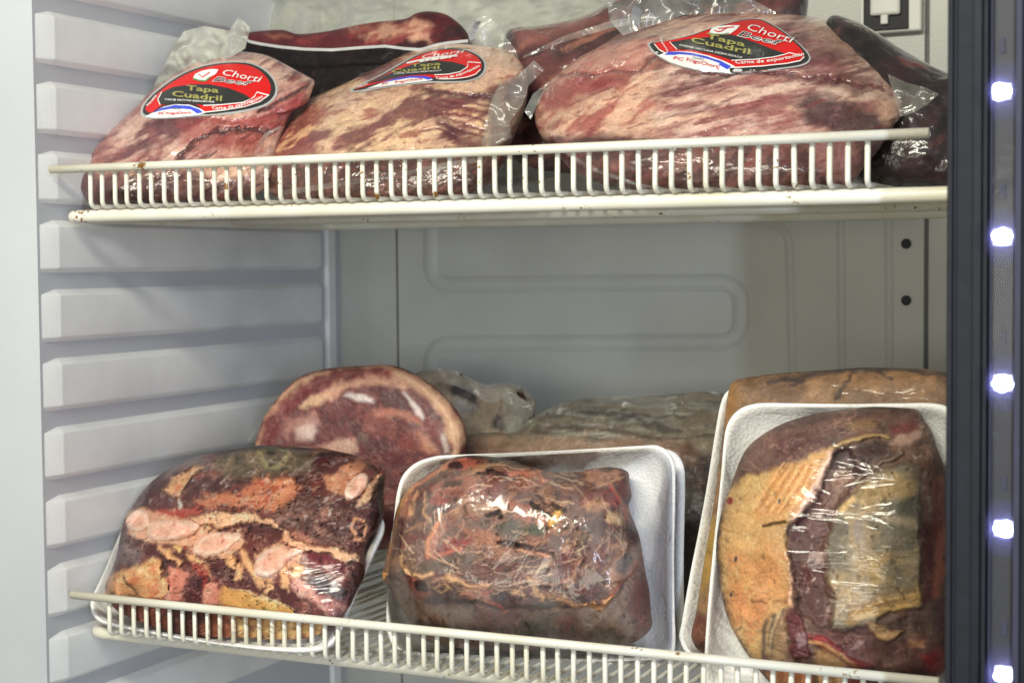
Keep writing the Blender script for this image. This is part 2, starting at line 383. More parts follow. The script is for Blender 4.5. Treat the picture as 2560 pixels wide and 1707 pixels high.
# ------------------------------------------------------------------ wire shelves
NW, PP, WR = 53, .015, .0024
def wire_mesh(depth):
    r = .006; H = .0385
    path = [(0, 0, 0), (0, 0, -H+r)] + [(0, r-r*math.cos(t), -H+r-r*math.sin(t)) for t in np.linspace(.25, math.pi/2, 5)] + [(0, .05, -H), (0, depth*.5, -H), (0, depth, -H)]
    me = tube_mesh(path, WR, 8); me.polygons.foreach_set('use_smooth', [True]*len(me.polygons)); return me
def shelf(x0, y0, z0, label, mat, wmat, xl, xr, tipl, tipr, yo):
    root = empty('wire_shelf', (x0+.39, y0+.25, z0-.05), label, 'shelf', 'wire shelves of the refrigerator')
    wm = wire_mesh(.50); wm.materials.append(MAT[wmat])
    for i in range(NW):
        o = bpy.data.objects.new('wire', wm); COL.objects.link(o)
        o.parent = root; o.location = Vector((x0+i*PP+random.uniform(-.0007, .0007), y0+.0012, z0))-root.location
        o.rotation_euler = (random.uniform(-.01, .01), random.uniform(-.012, .012), random.uniform(-.01, .01))
    me = tube_mesh([(tipl, y0-.0045, z0), (tipl+.2, y0-.0045, z0-.0004), (.4, y0-.0045, z0), (tipr, y0-.0045, z0)], .0042, 12)
    link('fence_rail', me, mat, root)
    zb = z0-.0385-.0024-.0064; r = .022; yb = y0+.51; yf = y0+yo
    P = [(xl+r, yf, zb), ((xl+xr)/2, yf, zb), (xr-r, yf, zb)]
    P += [(xr-r+r*math.sin(t), yf+r-r*math.cos(t), zb) for t in np.linspace(.2, 1.57, 6)]
    P += [(xr, yb-r, zb)] + [(xr-r+r*math.cos(t), yb-r+r*math.sin(t), zb) for t in np.linspace(.2, 1.57, 6)]
    P += [(xl+r, yb, zb)] + [(xl+r-r*math.sin(t), yb-r+r*math.cos(t), zb) for t in np.linspace(.2, 1.57, 6)]
    P += [(xl, yf+r, zb)] + [(xl+r-r*math.cos(t), yf+r-r*math.sin(t), zb) for t in np.linspace(.2, 1.45, 6)]
    link('frame_bar', tube_mesh(P, .0063, 12, True), mat, root)
    link('support_bar', tube_mesh([(xl, y0+.30, zb+.001), (xr, y0+.30, zb+.001)], .0052, 12), mat, root)
    return root
def P3(px, Y): return tuple(float(v) for v in atY(px, Y)[0])
rust_up = [(P3(D((326, 379)), -.008), .0035), (P3(D((516, 428)), -.003), .004), (P3(D((802, 489)), -.003), .004), (P3(D((860, 456)), -.003), .006), (P3(D((1010, 450)), -.003), .008), (P3(D((1205, 512)), .29), .004), (P3(D((1565, 512)), .29), .004), (P3(D((570, 508)), .29), .004), (P3(D((378, 503)), -.003), .003)]
rust_lo = [(P3(D((1555, 1493)), -.008), .004), (P3(D((425, 1478)), -.003), .003), (P3(D((212, 1440)), -.003), .003)]
wire_mat('enamel_upper', (.76, .735, .65), rust_up); wire_mat('enamel_lower', (.76, .74, .67), rust_lo)
UP = shelf(0, 0, 0, 'upper white wire shelf with rust spots holding the stickered vacuum packs', 'enamel_upper', 'enamel_upper', -.043, .872, -.045, .829, .012)
LO = shelf(.0117, .0014, -.4326, 'lower white wire shelf under the foam trays of meat', 'enamel_lower', 'enamel_lower', -.043, .874, -.032, .838, .034)
ZU = -.0385+WR; ZL = -.4326-.0385+WR      # tops of the two decks

# ------------------------------------------------------------------ meat blobs
def spline(pts, n):
    P = np.asarray(pts, float); m = len(P); out = []
    for i in range(m):
        p0, p1, p2, p3 = P[i-1], P[i], P[(i+1) % m], P[(i+2) % m]
        for t in np.linspace(0, 1, 12, endpoint=False):
            out.append(.5*((2*p1)+(-p0+p2)*t+(2*p0-5*p1+4*p2-p3)*t*t+(-p0+3*p1-3*p2+p3)*t**3))
    out = np.array(out); d = np.linalg.norm(np.roll(out, -1, 0)-out, axis=1); s = np.concatenate([[0], np.cumsum(d)])
    q = np.linspace(0, s[-1], n, endpoint=False); o2 = np.vstack([out, out[:1]])
    return np.stack([np.interp(q, s, o2[:, 0]), np.interp(q, s, o2[:, 1])], 1)
class Frame:
    """slanted plane a thing rests on: anchor point, yaw about Z, lean back from the vertical (degrees)"""
    def __init__(s, px, Y, yaw, lean):
        s.O = atY(px, Y)[0]; a, t = math.radians(yaw), math.radians(lean)
        s.u = np.array([math.cos(a), math.sin(a), 0]); dd = np.array([-math.sin(a), math.cos(a), 0])
        s.v = math.cos(t)*np.array([0, 0, 1])+math.sin(t)*dd; s.n = np.cross(s.u, s.v)
    def hit(s, px):
        d = ray(px); t = ((s.O-CAM)@s.n)/(d@s.n); return CAM+d*t[:, None]
    def uv(s, P): return np.stack([(P-s.O)@s.u, (P-s.O)@s.v], 1)
    def shifted(s, dist):
        f = Frame.__new__(Frame); f.O = s.O-s.n*dist; f.u, f.v, f.n = s.u, s.v, s.n; return f
class Paint:
    def __init__(s, px, uv, seed):
        s.px, s.uv, s.seed = px, uv, seed; s.col = np.zeros((len(px), 3)); s.dz = np.zeros(len(px)); s.k = 0; s.cache = {}
    def n(s, f, octv=4, ang=0, ar=1.0, seed=None):
        s.k += 1; a = math.radians(ang); c, t = math.cos(a), math.sin(a)
        x = s.uv[:, 0]*c+s.uv[:, 1]*t; y = -s.uv[:, 0]*t+s.uv[:, 1]*c
        return fbm(np.stack([x*f/ar, y*f, np.full(len(x), s.seed*3.7+(s.k if seed is None else seed)*1.37)], 1), octv)
    def fill(s, c): s.col[:] = lin(c); return s
    def mix(s, c, m, dz=0):
        m = np.clip(m, 0, 1); s.col += (lin(c)-s.col)*m[:, None]; s.dz += dz*m; return s
    def mot(s, c, f, thr, soft=.15, amt=1, ang=0, ar=1, dz=0, mask=None, octv=5):
        m = sstep(thr-soft, thr+soft, s.n(f, octv, ang, ar))*amt
        if mask is not None: m = m*mask
        return s.mix(c, m, dz)
    def field(s, wf, i):
        c = s.cache.setdefault(wf, {})
        if i not in c: c[i] = s.n(wf, 4, seed=100+i)
        return c[i]
    def near(s, V, pad):
        """warped pixel positions of the vertices close to a feature"""
        V = np.asarray(V, float); lo, hi = V.min(0)-pad, V.max(0)+pad
        return np.nonzero((s.px[:, 0] > lo[0]) & (s.px[:, 0] < hi[0]) & (s.px[:, 1] > lo[1]) & (s.px[:, 1] < hi[1]))[0]
    def warped(s, idx, warp, wf):
        if warp <= 0: return s.px[idx]
        s.k += 1; i = s.k % 4; j = (s.k//4+i+1) % 4; g = 1 if s.k % 3 else -1
        return s.px[idx]+np.stack([s.field(wf, i)[idx], g*s.field(wf, j)[idx]], 1)*warp
    def sdi(s, pts, warp, wf, pad):
        V = np.asarray(pts, float); idx = s.near(V, pad+warp*2.5); p = s.warped(idx, warp, wf)
        d = np.full(len(p), 1e9); ins = np.zeros(len(p), bool)
        for a, b in zip(V, np.roll(V, -1, 0)):
            e = b-a; w = p-a; t = np.clip((w@e)/(e@e+1e-9), 0, 1); d = np.minimum(d, ((w-t[:, None]*e)**2).sum(1))
            c = (a[1] > p[:, 1]) != (b[1] > p[:, 1])
            with np.errstate(divide='ignore', invalid='ignore'):
                ins ^= c & (p[:, 0] < (b[0]-a[0])*(p[:, 1]-a[1])/(b[1]-a[1]+1e-12)+a[0])
        return idx, np.where(ins, -1, 1)*np.sqrt(d)
    def sd(s, pts, warp=5, wf=70):
        idx, d = s.sdi(pts, warp, wf, 1e6); return d
    def mixi(s, c, idx, m, dz=0):
        m = np.clip(m, 0, 1); s.col[idx] += (lin(c)-s.col[idx])*m[:, None]; s.dz[idx] += dz*m
    def mask(s, pts, soft=4, warp=6, wf=70):
        idx, d = s.sdi(pts, warp, wf, soft); out = np.zeros(len(s.px)); out[idx] = sstep(soft, -soft, d); return out
    def poly(s, pts, c, soft=4, warp=6, wf=70, amt=1, dz=0):
        idx, d = s.sdi(pts, warp, wf, soft); s.mixi(c, idx, sstep(soft, -soft, d)*amt, dz)
    def rim(s, pts, c, w=5, soft=3, warp=4, wf=70, amt=1, dz=0):
        idx, d = s.sdi(pts, warp, wf, w+soft); s.mixi(c, idx, sstep(w/2+soft, max(w/2-soft, 0), np.abs(d))*amt, dz)
    def line(s, pts, c, w=6, soft=3, warp=4, wf=70, amt=1, dz=0):
        V = np.asarray(pts, float); idx = s.near(V, w+soft+warp*2.5); p = s.warped(idx, warp, wf); d = np.full(len(p), 1e9)
        for a, b in zip(V[:-1], V[1:]):
            e = b-a; q = p-a; t = np.clip((q@e)/(e@e+1e-9), 0, 1); d = np.minimum(d, ((q-t[:, None]*e)**2).sum(1))
        s.mixi(c, idx, sstep(w/2+soft, max(w/2-soft, 0), np.sqrt(d))*amt, dz)
    def ell(s, c0, rx, ry, rot, c, soft=.15, warp=4, wf=70, amt=1, dz=0):
        c0 = np.asarray(c0, float); R = max(rx, ry)*(1+soft)+1; idx = s.near(np.array([c0-R, c0+R]), warp*2.5)
        p = s.warped(idx, warp, wf)-c0; a = math.radians(rot)
        x = (p[:, 0]*math.cos(a)+p[:, 1]*math.sin(a))/rx; y = (-p[:, 0]*math.sin(a)+p[:, 1]*math.cos(a))/ry
        s.mixi(c, idx, sstep(1+soft, 1-soft, np.hypot(x, y))*amt, dz)
    def threads(s, rnd, n, c0, rx, ry, cols, w=(2.2, 4.5), arc=(.15, .7), amt=.75, spiral=True, rr=(.12, .95), dz=.0008, wp=5):
        """thin curved strands of fat or sinew"""
        for _ in range(n):
            f = math.sqrt(rnd.uniform(rr[0]**2, rr[1]**2)); t0 = rnd.uniform(0, 6.283); L = rnd.uniform(*arc)/max(f, .25); m = 7
            if spiral: g = rnd.uniform(-.25, .3); pts = [(c0[0]+rx*(f+g*L*k/m)*math.cos(t0+L*k/m), c0[1]+ry*(f+g*L*k/m)*math.sin(t0+L*k/m)) for k in range(m)]
            else:
                x, y = c0[0]+rx*f*math.cos(t0), c0[1]+ry*f*math.sin(t0); a = rnd.uniform(-.9, .5); pts = []
                for k in range(m): pts.append((x, y)); a += rnd.uniform(-.5, .5); x += math.cos(a)*L*22; y += math.sin(a)*L*22
            s.line(pts, rnd.choice(cols), rnd.uniform(*w), 2.0, wp, 45 if wp > 8 else 90, amt*rnd.uniform(.5, 1), dz)
    def vary(s, amt=.16, det=.6):
        v = 1+amt*s.n(90, 4)+amt*.7*s.n(28, 3); c = s.col*np.clip(v, .45, 1.7)[:, None]
        c = c*(np.clip(c, .008, 1)/.30)**.08                                   # the cut surface is more contrasty than its mean colour
        web = np.clip(1-np.abs(s.n(120, 3))*2.2, 0, 1)**4*sstep(-.2, .5, s.n(45, 2))*det
        c = c+(np.minimum(c*1.6+lin((140, 112, 96)), .72)-c)*(web*.55)[:, None]
        pit = sstep(.35, .8, s.n(170, 3))*det; c = c*(1-.45*pit)[:, None]
        c = c*np.array([.98, 1.01, 1.09])                                       # cold flesh: a little blue in it
        g = c@np.array([.3, .55, .15]); c = c+(g[:, None]*np.array([1.06, .98, .93])-c)*.05   # film takes some colour off
        s.dz += web*.0006-pit*.0008
        s.col = np.clip(c, .004, .95); return s
def toward(fr, px):
    P = fr.hit(px).mean(0); d = CAM-P; return d/np.linalg.norm(d)
def blob(name, outline, fr, Hf, Hb, paint, mat, parent, seed, k=2.4, e=.5, na=420, nr=110, lump=.004, center=None, zmin=None, lf=14, ymin=.008, det=.6, dzs=1.0):
    op = spline(outline, na); rim = fr.hit(op)
    c = rim.mean(0) if center is None else fr.hit(center)[0]
    d = toward(fr, op)
    S = np.concatenate([np.linspace(0, .9, nr-24, endpoint=False), 1-(1-np.linspace(0, 1, 24))**1.6*.1])
    pos = c+S[:, None, None]*(rim-c); pos = pos.reshape(-1, 3); s = np.repeat(S, na)
    prof = np.clip(1-s**k, 0, 1)**e
    uv = fr.uv(pos)
    lum = fbm(np.stack([uv[:, 0]*lf, uv[:, 1]*lf, np.full(len(s), seed*5.1)], 1), 4)*lump
    f0 = pos+d*(Hf*prof+lum*np.clip((1-s)*14, 0, 1))[:, None]
    if zmin is not None: f0[:, 2] = np.maximum(f0[:, 2], zmin)
    f0[:, 1] = np.maximum(f0[:, 1], ymin)
    pt = Paint(proj(f0), uv, seed); extra = paint(pt) if paint else None
    pt.vary(det=det)
    h = Hf*prof+(pt.dz*dzs+lum)*np.clip((1-s)*14, 0, 1)
    if extra is not None: h = h+extra*np.clip((1-s)*8, 0, 1)
    front = pos+d*h[:, None]
    if zmin is not None: front[:, 2] = np.maximum(front[:, 2], zmin)
    front[:, 1] = np.maximum(front[:, 1], ymin)
    SB = np.linspace(1, 0, 9)[1:]
    bpos = (c+SB[:, None, None]*(rim-c)).reshape(-1, 3); sb = np.repeat(SB, na)
    bk = bpos-d*(Hb*np.clip(1-sb**k, 0, 1)**e)[:, None]
    if zmin is not None: bk[:, 2] = np.maximum(bk[:, 2], zmin)
    V = np.vstack([front, bk]); R = len(S)+len(SB)
    i = np.arange(R-1)[:, None]*na; j = np.arange(na)[None]; j2 = (j+1) % na
    F = np.stack([i+j, i+na+j, i+na+j2, i+j2], -1).reshape(-1, 4)
    me = mesh_np(V, F)
    lastc = pt.col.reshape(len(S), na, 3)[-1]; colb = np.tile(lastc*.9, (len(SB), 1))
    set_col(me, np.vstack([pt.col, colb]))
    o = link(name, me, mat, parent)
    o['_na'] = na
    return o, V, F
def bvh_of(V, F): return BVHTree.FromPolygons([tuple(map(float, v)) for v in V], [tuple(map(int, f)) for f in F])
def drop(bvh, px, off, fallback=None):
    """pixel -> point on a surface, lifted off it"""
    out = []
    for q, d in zip(np.atleast_2d(px), ray(px)):
        dv = Vector(d).normalized(); h = bvh.ray_cast(Vector(CAM), dv)
        if h[0] is None: out.append(None); continue
        n = h[1] if h[1].dot(dv) < 0 else -h[1]
        out.append(np.array(h[0]+n*off*.5-dv*off*.5))
    good = [p for p in out if p is not None]
    if not good: return None
    last = good[0]
    for i, p in enumerate(out):
        if p is None: out[i] = last
        else: last = p
    return np.array(out)
def smooth_bvh(V, F, fr, na, nrings):
    return bvh_of(V, F)
def patch(name, poly, bvh, off, mat, parent, step=7, smooth_n=None, dome=0, paint=None, seed=1):
    """sheet over a pixel polygon laid on a surface"""
    P = spline(poly, smooth_n) if smooth_n else np.asarray(poly, float)
    lo, hi = P.min(0), P.max(0)
    gx, gy = np.meshgrid(np.arange(lo[0]+step*.5, hi[0], step), np.arange(lo[1]+step*.5, hi[1], step))
    g = np.stack([gx.ravel(), gy.ravel()], 1)
    t = Paint(g, g, 0); g = g[t.sd(P, 0) < -step*.35] if len(g) else g
    seg = []
    for a, b in zip(P, np.roll(P, -1, 0)):
        m = max(1, int(np.linalg.norm(b-a)/step)); seg += [a+(b-a)*i/m for i in range(m)]
    nb = len(seg); pts = [Vector(map(float, p)) for p in seg]+[Vector(map(float, p)) for p in g]
    vs, es, fs, *_ = delaunay_2d_cdt(pts, [(i, (i+1) % nb) for i in range(nb)], [], 1, 1e-4)
    px = np.array([(v.x, v.y) for v in vs]); co = drop(bvh, px, off)
    if co is None: return None
    if dome:
        dd = -Paint(px, px, 0).sd(P, 0); mx = max(dd.max(), 1e-3); dv = CAM-co.mean(0); dv /= np.linalg.norm(dv)
        co = co+dv*(dome*np.sqrt(np.clip(1-(1-np.clip(dd, 0, None)/mx)**2, 0, 1)))[:, None]
    F = [f for f in fs if len(f) >= 3]
    me = bpy.data.meshes.new(name); me.from_pydata([tuple(map(float, v)) for v in co], [], F); me.update()
    # face the camera
    bm = bmesh.new(); bm.from_mesh(me); bm.normal_update()
    for f in bm.faces:
        if f.normal.dot(Vector(CAM)-f.calc_center_median()) < 0: f.normal_flip()
    bm.to_mesh(me); bm.free()
    if paint:
        pt = Paint(px, px/2600.0, seed); paint(pt); pt.vary(.1); set_col(me, pt.col)
    return link(name, me, mat, parent)
def lettering(name, items, bvh, mat, parent, off):
    """items: (text, origin px, x-axis px per unit, y-axis px per unit, shear, weight, curve)"""
    V, F = [], []
    for txt, o0, ax, ay, shear, wt, bend in items:
        cu = bpy.data.curves.new('t', 'FONT'); cu.body = txt; cu.size = 1; cu.shear = shear; cu.offset = wt; cu.align_x = 'CENTER'; cu.resolution_u = 2
        ob = bpy.data.objects.new('t', cu); COL.objects.link(ob)
        dg = bpy.context.evaluated_depsgraph_get(); me = ob.evaluated_get(dg).to_mesh()
        n0 = len(V); pts = np.array([(v.co.x, v.co.y) for v in me.vertices]); polys = [tuple(n0+i for i in p.vertices) for p in me.polygons]
        ob.evaluated_get(dg).to_mesh_clear(); bpy.data.objects.remove(ob); bpy.data.curves.remove(cu)
        if not len(pts): continue
        px = np.array(o0)+pts[:, :1]*np.array(ax)+pts[:, 1:]*np.array(ay)+(pts[:, :1]**2)*np.array(bend)
        co = drop(bvh, px, off)
        if co is None: continue
        V += [tuple(map(float, c)) for c in co]; F += polys
    me = bpy.data.meshes.new(name); me.from_pydata(V, [], F); me.update()
    return link(name, me, mat, parent, False)

# ------------------------------------------------------------------ foam trays and wrap
def tray(outline, fr, depth, parent, na=240, lip=.006, thick=.0032, zmin=None, label=None):
    op = spline(outline, na); rim = fr.hit(op); c = rim.mean(0); R = np.linalg.norm(rim-c, axis=1).mean()
    n = fr.n
    rings = []
    wall = .020/R; lp = lip/R
    for s, dz in ((1.0, -.004), (1.004, -.001), (1.0, .0004), (1-lp*.5, .0010), (1-lp, .0002), (1-lp-.012, -.003), (1-lp-wall*.7, -depth*.8), (1-lp-wall, -depth*.97), (1-lp-wall*1.3, -depth), (.4, -depth), (.02, -depth)):
        rings.append(c+s*(rim-c)+n*dz)
    for s, dz in ((.02, -depth-thick), (.4, -depth-thick), (1-lp-wall*1.2, -depth-thick), (1-lp-wall*.6, -depth*.8-thick), (1-lp+.005, -.006)):
        rings.append(c+s*(rim-c)+n*dz)
    V = np.concatenate(rings); m = len(rings)
    if zmin is not None: V[:, 2] = np.maximum(V[:, 2], zmin)
    i = np.arange(m)[:, None]*na; j = np.arange(na)[None]; j2 = (j+1) % na; i2 = (np.roll(np.arange(m), -1)*na)[:, None]
    F = np.stack([i+j, i2+j, i2+j2, i+j2], -1).reshape(-1, 4)
    me = mesh_np(V, F)
    o = link('foam_tray', me, 'foam', parent)
    if label: o['label'] = label
    return rings[3]
def wrap(meatV, na, rim, parent, mat, dirv, lift=.0012, extra=None):
    pts = [Vector(map(float, p+dirv*lift)) for p in np.vstack([meatV[::37], rim[::2]])]
    bm = bmesh.new()
    for p in pts: bm.verts.new(p)
    r = bmesh.ops.convex_hull(bm, input=list(bm.verts))
    kill = [g for g in r['geom_interior']+r['geom_unused'] if isinstance(g, bmesh.types.BMVert)]
    bmesh.ops.delete(bm, geom=list(set(kill)), context='VERTS')
    bm.normal_update(); dv = Vector(dirv)
    bmesh.ops.delete(bm, geom=[f for f in bm.faces if f.normal.dot(dv) < .03], context='FACES')
    bmesh.ops.subdivide_edges(bm, edges=[e for e in bm.edges if e.calc_length() > .012], cuts=2, use_grid_fill=True)
    for _ in range(2): bmesh.ops.smooth_vert(bm, verts=[v for v in bm.verts if not v.is_boundary], factor=.4, use_axis_x=True, use_axis_y=True, use_axis_z=True)
    bmesh.ops.translate(bm, verts=bm.verts, vec=dv*.0012)
    return bm_obj('cling_film', bm, mat, parent, True)
def sheet(name, top, bot, Y, mat, parent, seed, nu=40, nv=10, amp=.008, f=60, ydir=0.0):
    """thin loose film between two pixel polylines at depth Y, crumpled"""
    def res(p, n):
        p = np.asarray(p, float); s = np.concatenate([[0], np.cumsum(np.linalg.norm(np.diff(p, axis=0), axis=1))]); q = np.linspace(0, s[-1], n)
        return np.stack([np.interp(q, s, p[:, 0]), np.interp(q, s, p[:, 1])], 1)
    a, b = res(top, nu), res(bot, nu); t = np.linspace(0, 1, nv)[:, None, None]
    px = (a*(1-t)+b*t).reshape(-1, 2); base = atY(px, Y) if np.isscalar(Y) else Y.hit(px)
    f = f*.55; amp = amp*.7
    w = fbm(np.stack([base[:, 0]*f, base[:, 2]*f, np.full(len(base), seed*2.3)], 1), 2)
    w = np.abs(w)*2-1; dv = CAM-base.mean(0); dv /= np.linalg.norm(dv)
    V = base+dv*(w*amp)[:, None]
    i = np.arange(nv-1)[:, None]*nu; j = np.arange(nu-1)[None]
    F = np.stack([i+j, i+j+1, i+nu+j+1, i+nu+j], -1).reshape(-1, 4)
    return link(name, mesh_np(V, F), mat, parent)

# colours (sRGB as the meat itself looks)
FAT, PINK, ORG, YEL = (208, 170, 142), (206, 150, 128), (206, 116, 66), (196, 152, 92)
RED, MEAT, DARK, BLK = (146, 56, 52), (100, 48, 48), (66, 38, 40), (36, 29, 31)
BONE, BONEC, GRY, BRN = (224, 186, 164), (206, 136, 112), (124, 112, 104), (120, 88, 70)

# ------------------------------------------------------------------ upper shelf: vacuum packs with stickers
def base_of(px, Y, z):
    p = atY(px, Y)[0]; return (float(p[0]), float(p[1]), z)

def paint_p1(p):
    p.fill((198, 160, 142)); p.mot((132, 56, 60), 28, .15, .35, .75, 35, 2.5); p.mot((222, 180, 150), 40, .3, .25, .6, 20, 2); p.mot((88, 36, 46), 18, .22, .2, .9, 35, 2.0); p.mot((84, 36, 46), 40, .35, .12, .8, 45, 3)
    p.mot((120, 52, 54), 60, .35, .15, .7, 50, 3.5)
    p.poly(A((1180, 800), (1500, 790), (1900, 740), (1850, 830), (1740, 930), (1690, 1020), (1400, 960), (1240, 960)), RED, 22, 22, 40, .75)
    p.line(A((1170, 1040), (1220, 980), (1330, 900), (1430, 860), (1600, 850), (1750, 860)), DARK, 9, 6, 10, 60, .9, -.004)
    p.line(A((1350, 800), (1600, 790), (1800, 740), (1950, 670)), (150, 62, 60), 12, 8, 10, 60, .8, -.003)
    p.poly(A((1650, 720), (1800, 640), (2060, 530), (2040, 600), (1990, 690), (1800, 760)), (150, 62, 62), 14, 12, 60, .8)
    p.line(A((1700, 740), (1850, 640), (2050, 545)), BLK, 7, 5, 6, 60, .8, -.004)
    p.line(A((1990, 500), (2050, 530), (2020, 600)), (214, 176, 150), 10, 6, 6, 60, .7)
    p.poly(A((500, 1130), (900, 1120), (1300, 1130), (1450, 1180), (1680, 1160), (1700, 1400), (480, 1400)), (72, 40, 42), 16, 14, 50, .9)  # dark lower meat, deepened by shade painted in behind the fence
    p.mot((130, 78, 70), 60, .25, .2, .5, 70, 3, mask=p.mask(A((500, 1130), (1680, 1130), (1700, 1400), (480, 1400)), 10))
    p.line(A((1000, 880), (1040, 960), (1010, 1040)), (130, 66, 66), 26, 14, 14, 60, .7)
    p.line(A((600, 1010), (760, 830), (900, 720)), (140, 76, 72), 22, 16, 10, 60, .6)
    p.mot((90, 45, 50), 110, .5, .1, .6, 40, 4)
def paint_p2(p):
    p.fill((210, 172, 134)); p.mot((192, 146, 126), 34, .1, .3, .7); p.mot((150, 80, 66), 60, .38, .14, .75, 15, 3)
    p.mot((228, 190, 150), 90, .35, .2, .5); p.mot((100, 44, 50), 20, .3, .15, .85, 30, 2)
    p.poly(B((100, 1050), (200, 860), (420, 700), (620, 640), (560, 760), (480, 860), (520, 960), (480, 1050), (160, 1100)), (128, 54, 52), 20, 26, 45, .85)
    p.mot((214, 166, 120), 60, .25, .15, .8, 50, 2.5, mask=p.mask(B((100, 1050), (200, 860), (420, 700), (620, 640), (480, 1050)), 10))
    for x0, y0, x1, y1, x2, y2, w_ in ((1230, 580, 1420, 620, 1640, 640, 9), (1230, 660, 1380, 700, 1620, 740, 8), (1300, 640, 1450, 680, 1640, 690, 5), (1250, 720, 1400, 790, 1600, 850, 9), (1280, 800, 1420, 840, 1590, 890, 10), (1350, 740, 1480, 760, 1620, 790, 6), (1180, 850, 1300, 840, 1420, 900, 6)):
        p.line(B((x0, y0), (x1, y1), (x2, y2)), (104, 46, 54), w_, 5, 7, 40, .8, -.002)
    p.poly(B((1220, 690), (1330, 780), (1420, 860), (1590, 900), (1600, 980), (1420, 960), (1320, 850)), (84, 42, 48), 14, 14, 50, .85)
    p.poly(B((1200, 440), (1500, 600), (1850, 420), (1830, 350), (1600, 300), (1300, 290)), (204, 166, 140), 20, 10, 50, .8)
    p.poly(B((1620, 560), (1900, 500), (1900, 900), (1760, 1000), (1600, 980)), (66, 48, 48), 16, 10, 50, .8)
    p.poly(B((80, 1070), (400, 1015), (900, 1000), (1600, 980), (1760, 960), (1700, 1400), (100, 1400)), (68, 40, 38), 14, 12, 50, .95)  # lower front: dark meat plus painted shade of the fenced zone
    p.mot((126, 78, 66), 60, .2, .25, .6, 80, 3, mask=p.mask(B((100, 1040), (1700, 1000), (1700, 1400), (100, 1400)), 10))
    p.line(B((105, 1040), (130, 960), (190, 880), (270, 820)), BLK, 11, 5, 5, 60, .9, .002)
    p.line(B((230, 760), (520, 640), (900, 580), (1300, 560)), (150, 92, 74), 14, 10, 14, 60, .5, -.003)
    p.line(B((1200, 590), (1450, 630), (1650, 640)), (84, 44, 50), 12, 6, 8, 60, .9, -.005)
    p.mot((140, 70, 62), 140, .55, .1, .7)
def paint_p3(p):
    p.fill((206, 172, 152)); p.mot((128, 58, 62), 30, .2, .22, .75, 18, 3.2); p.mot((224, 180, 152), 50, .3, .25, .6, 15, 2.5)
    p.mot((96, 40, 48), 16, .28, .2, .85, 15, 2.5); p.mot((86, 38, 46), 44, .36, .12, .8, 22, 4)
    left = p.mask(Q((60, 600), (60, 400), (300, 240), (640, 300), (620, 640), (200, 660)), 40, 20)
    p.mix((212, 166, 136), left*.8); p.mot((146, 62, 60), 52, .15, .18, .8, 55, 3.0, mask=left)
    p.poly(Q((90, 440), (180, 350), (420, 350), (470, 380), (330, 450), (150, 520), (80, 520)), (138, 52, 56), 18, 18, 40, .85)
    p.poly(Q((200, 340), (260, 270), (420, 200), (640, 190), (560, 300), (400, 340)), (190, 120, 104), 18, 20, 50, .7)
    mid = p.mask(Q((700, 340), (1500, 340), (1600, 480), (1400, 640), (800, 640)), 40, 20)
    p.mot((130, 62, 64), 46, .2, .16, .7, 20, 4, mask=mid); p.mot((226, 186, 166), 60, .35, .2, .6, 20, 4, mask=mid)
    p.poly(Q((1270, 480), (1400, 430), (1560, 480), (1690, 540), (1700, 600), (1620, 680), (1480, 640), (1340, 570)), (70, 44, 48), 18, 16, 50, .9)
    p.poly(Q((1200, 350), (1450, 340), (1640, 360), (1720, 400), (1600, 450), (1500, 420), (1380, 390)), (108, 58, 56), 14, 14, 50, .8)
    p.poly(Q((1640, 440), (1700, 430), (1770, 500), (1730, 590), (1690, 560)), (190, 150, 126), 10, 10, 60, .8)
    p.line(Q((700, 350), (950, 345), (1200, 345), (1450, 365), (1700, 420)), (96, 50, 52), 9, 5, 10, 50, .85, -.006)
    p.line(Q((150, 350), (330, 345), (560, 330), (640, 250)), (110, 54, 54), 8, 5, 10, 50, .8, -.005)
    p.poly(Q((80, 640), (200, 635), (400, 625), (600, 655), (900, 665), (1200, 640), (1700, 660), (1650, 960), (60, 960)), (72, 42, 42), 14, 12, 50, .95)  # dark underside of the cut, fence-side shade painted into it
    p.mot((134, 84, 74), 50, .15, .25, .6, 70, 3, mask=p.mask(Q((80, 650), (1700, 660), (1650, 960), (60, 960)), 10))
    p.poly(Q((1340, 680), (1400, 640), (1560, 650), (1590, 760), (1520, 860), (1420, 820)), (156, 108, 100), 14, 12, 50, .7)
    p.mot((120, 54, 54), 120, .5, .1, .7, 25, 3)
    p.poly(Q((1600, 60), (1450, 90), (1330, 70), (1300, 120), (1500, 260), (1680, 330)), (176, 142, 122), 20, 14, 50, .6)
pk = []
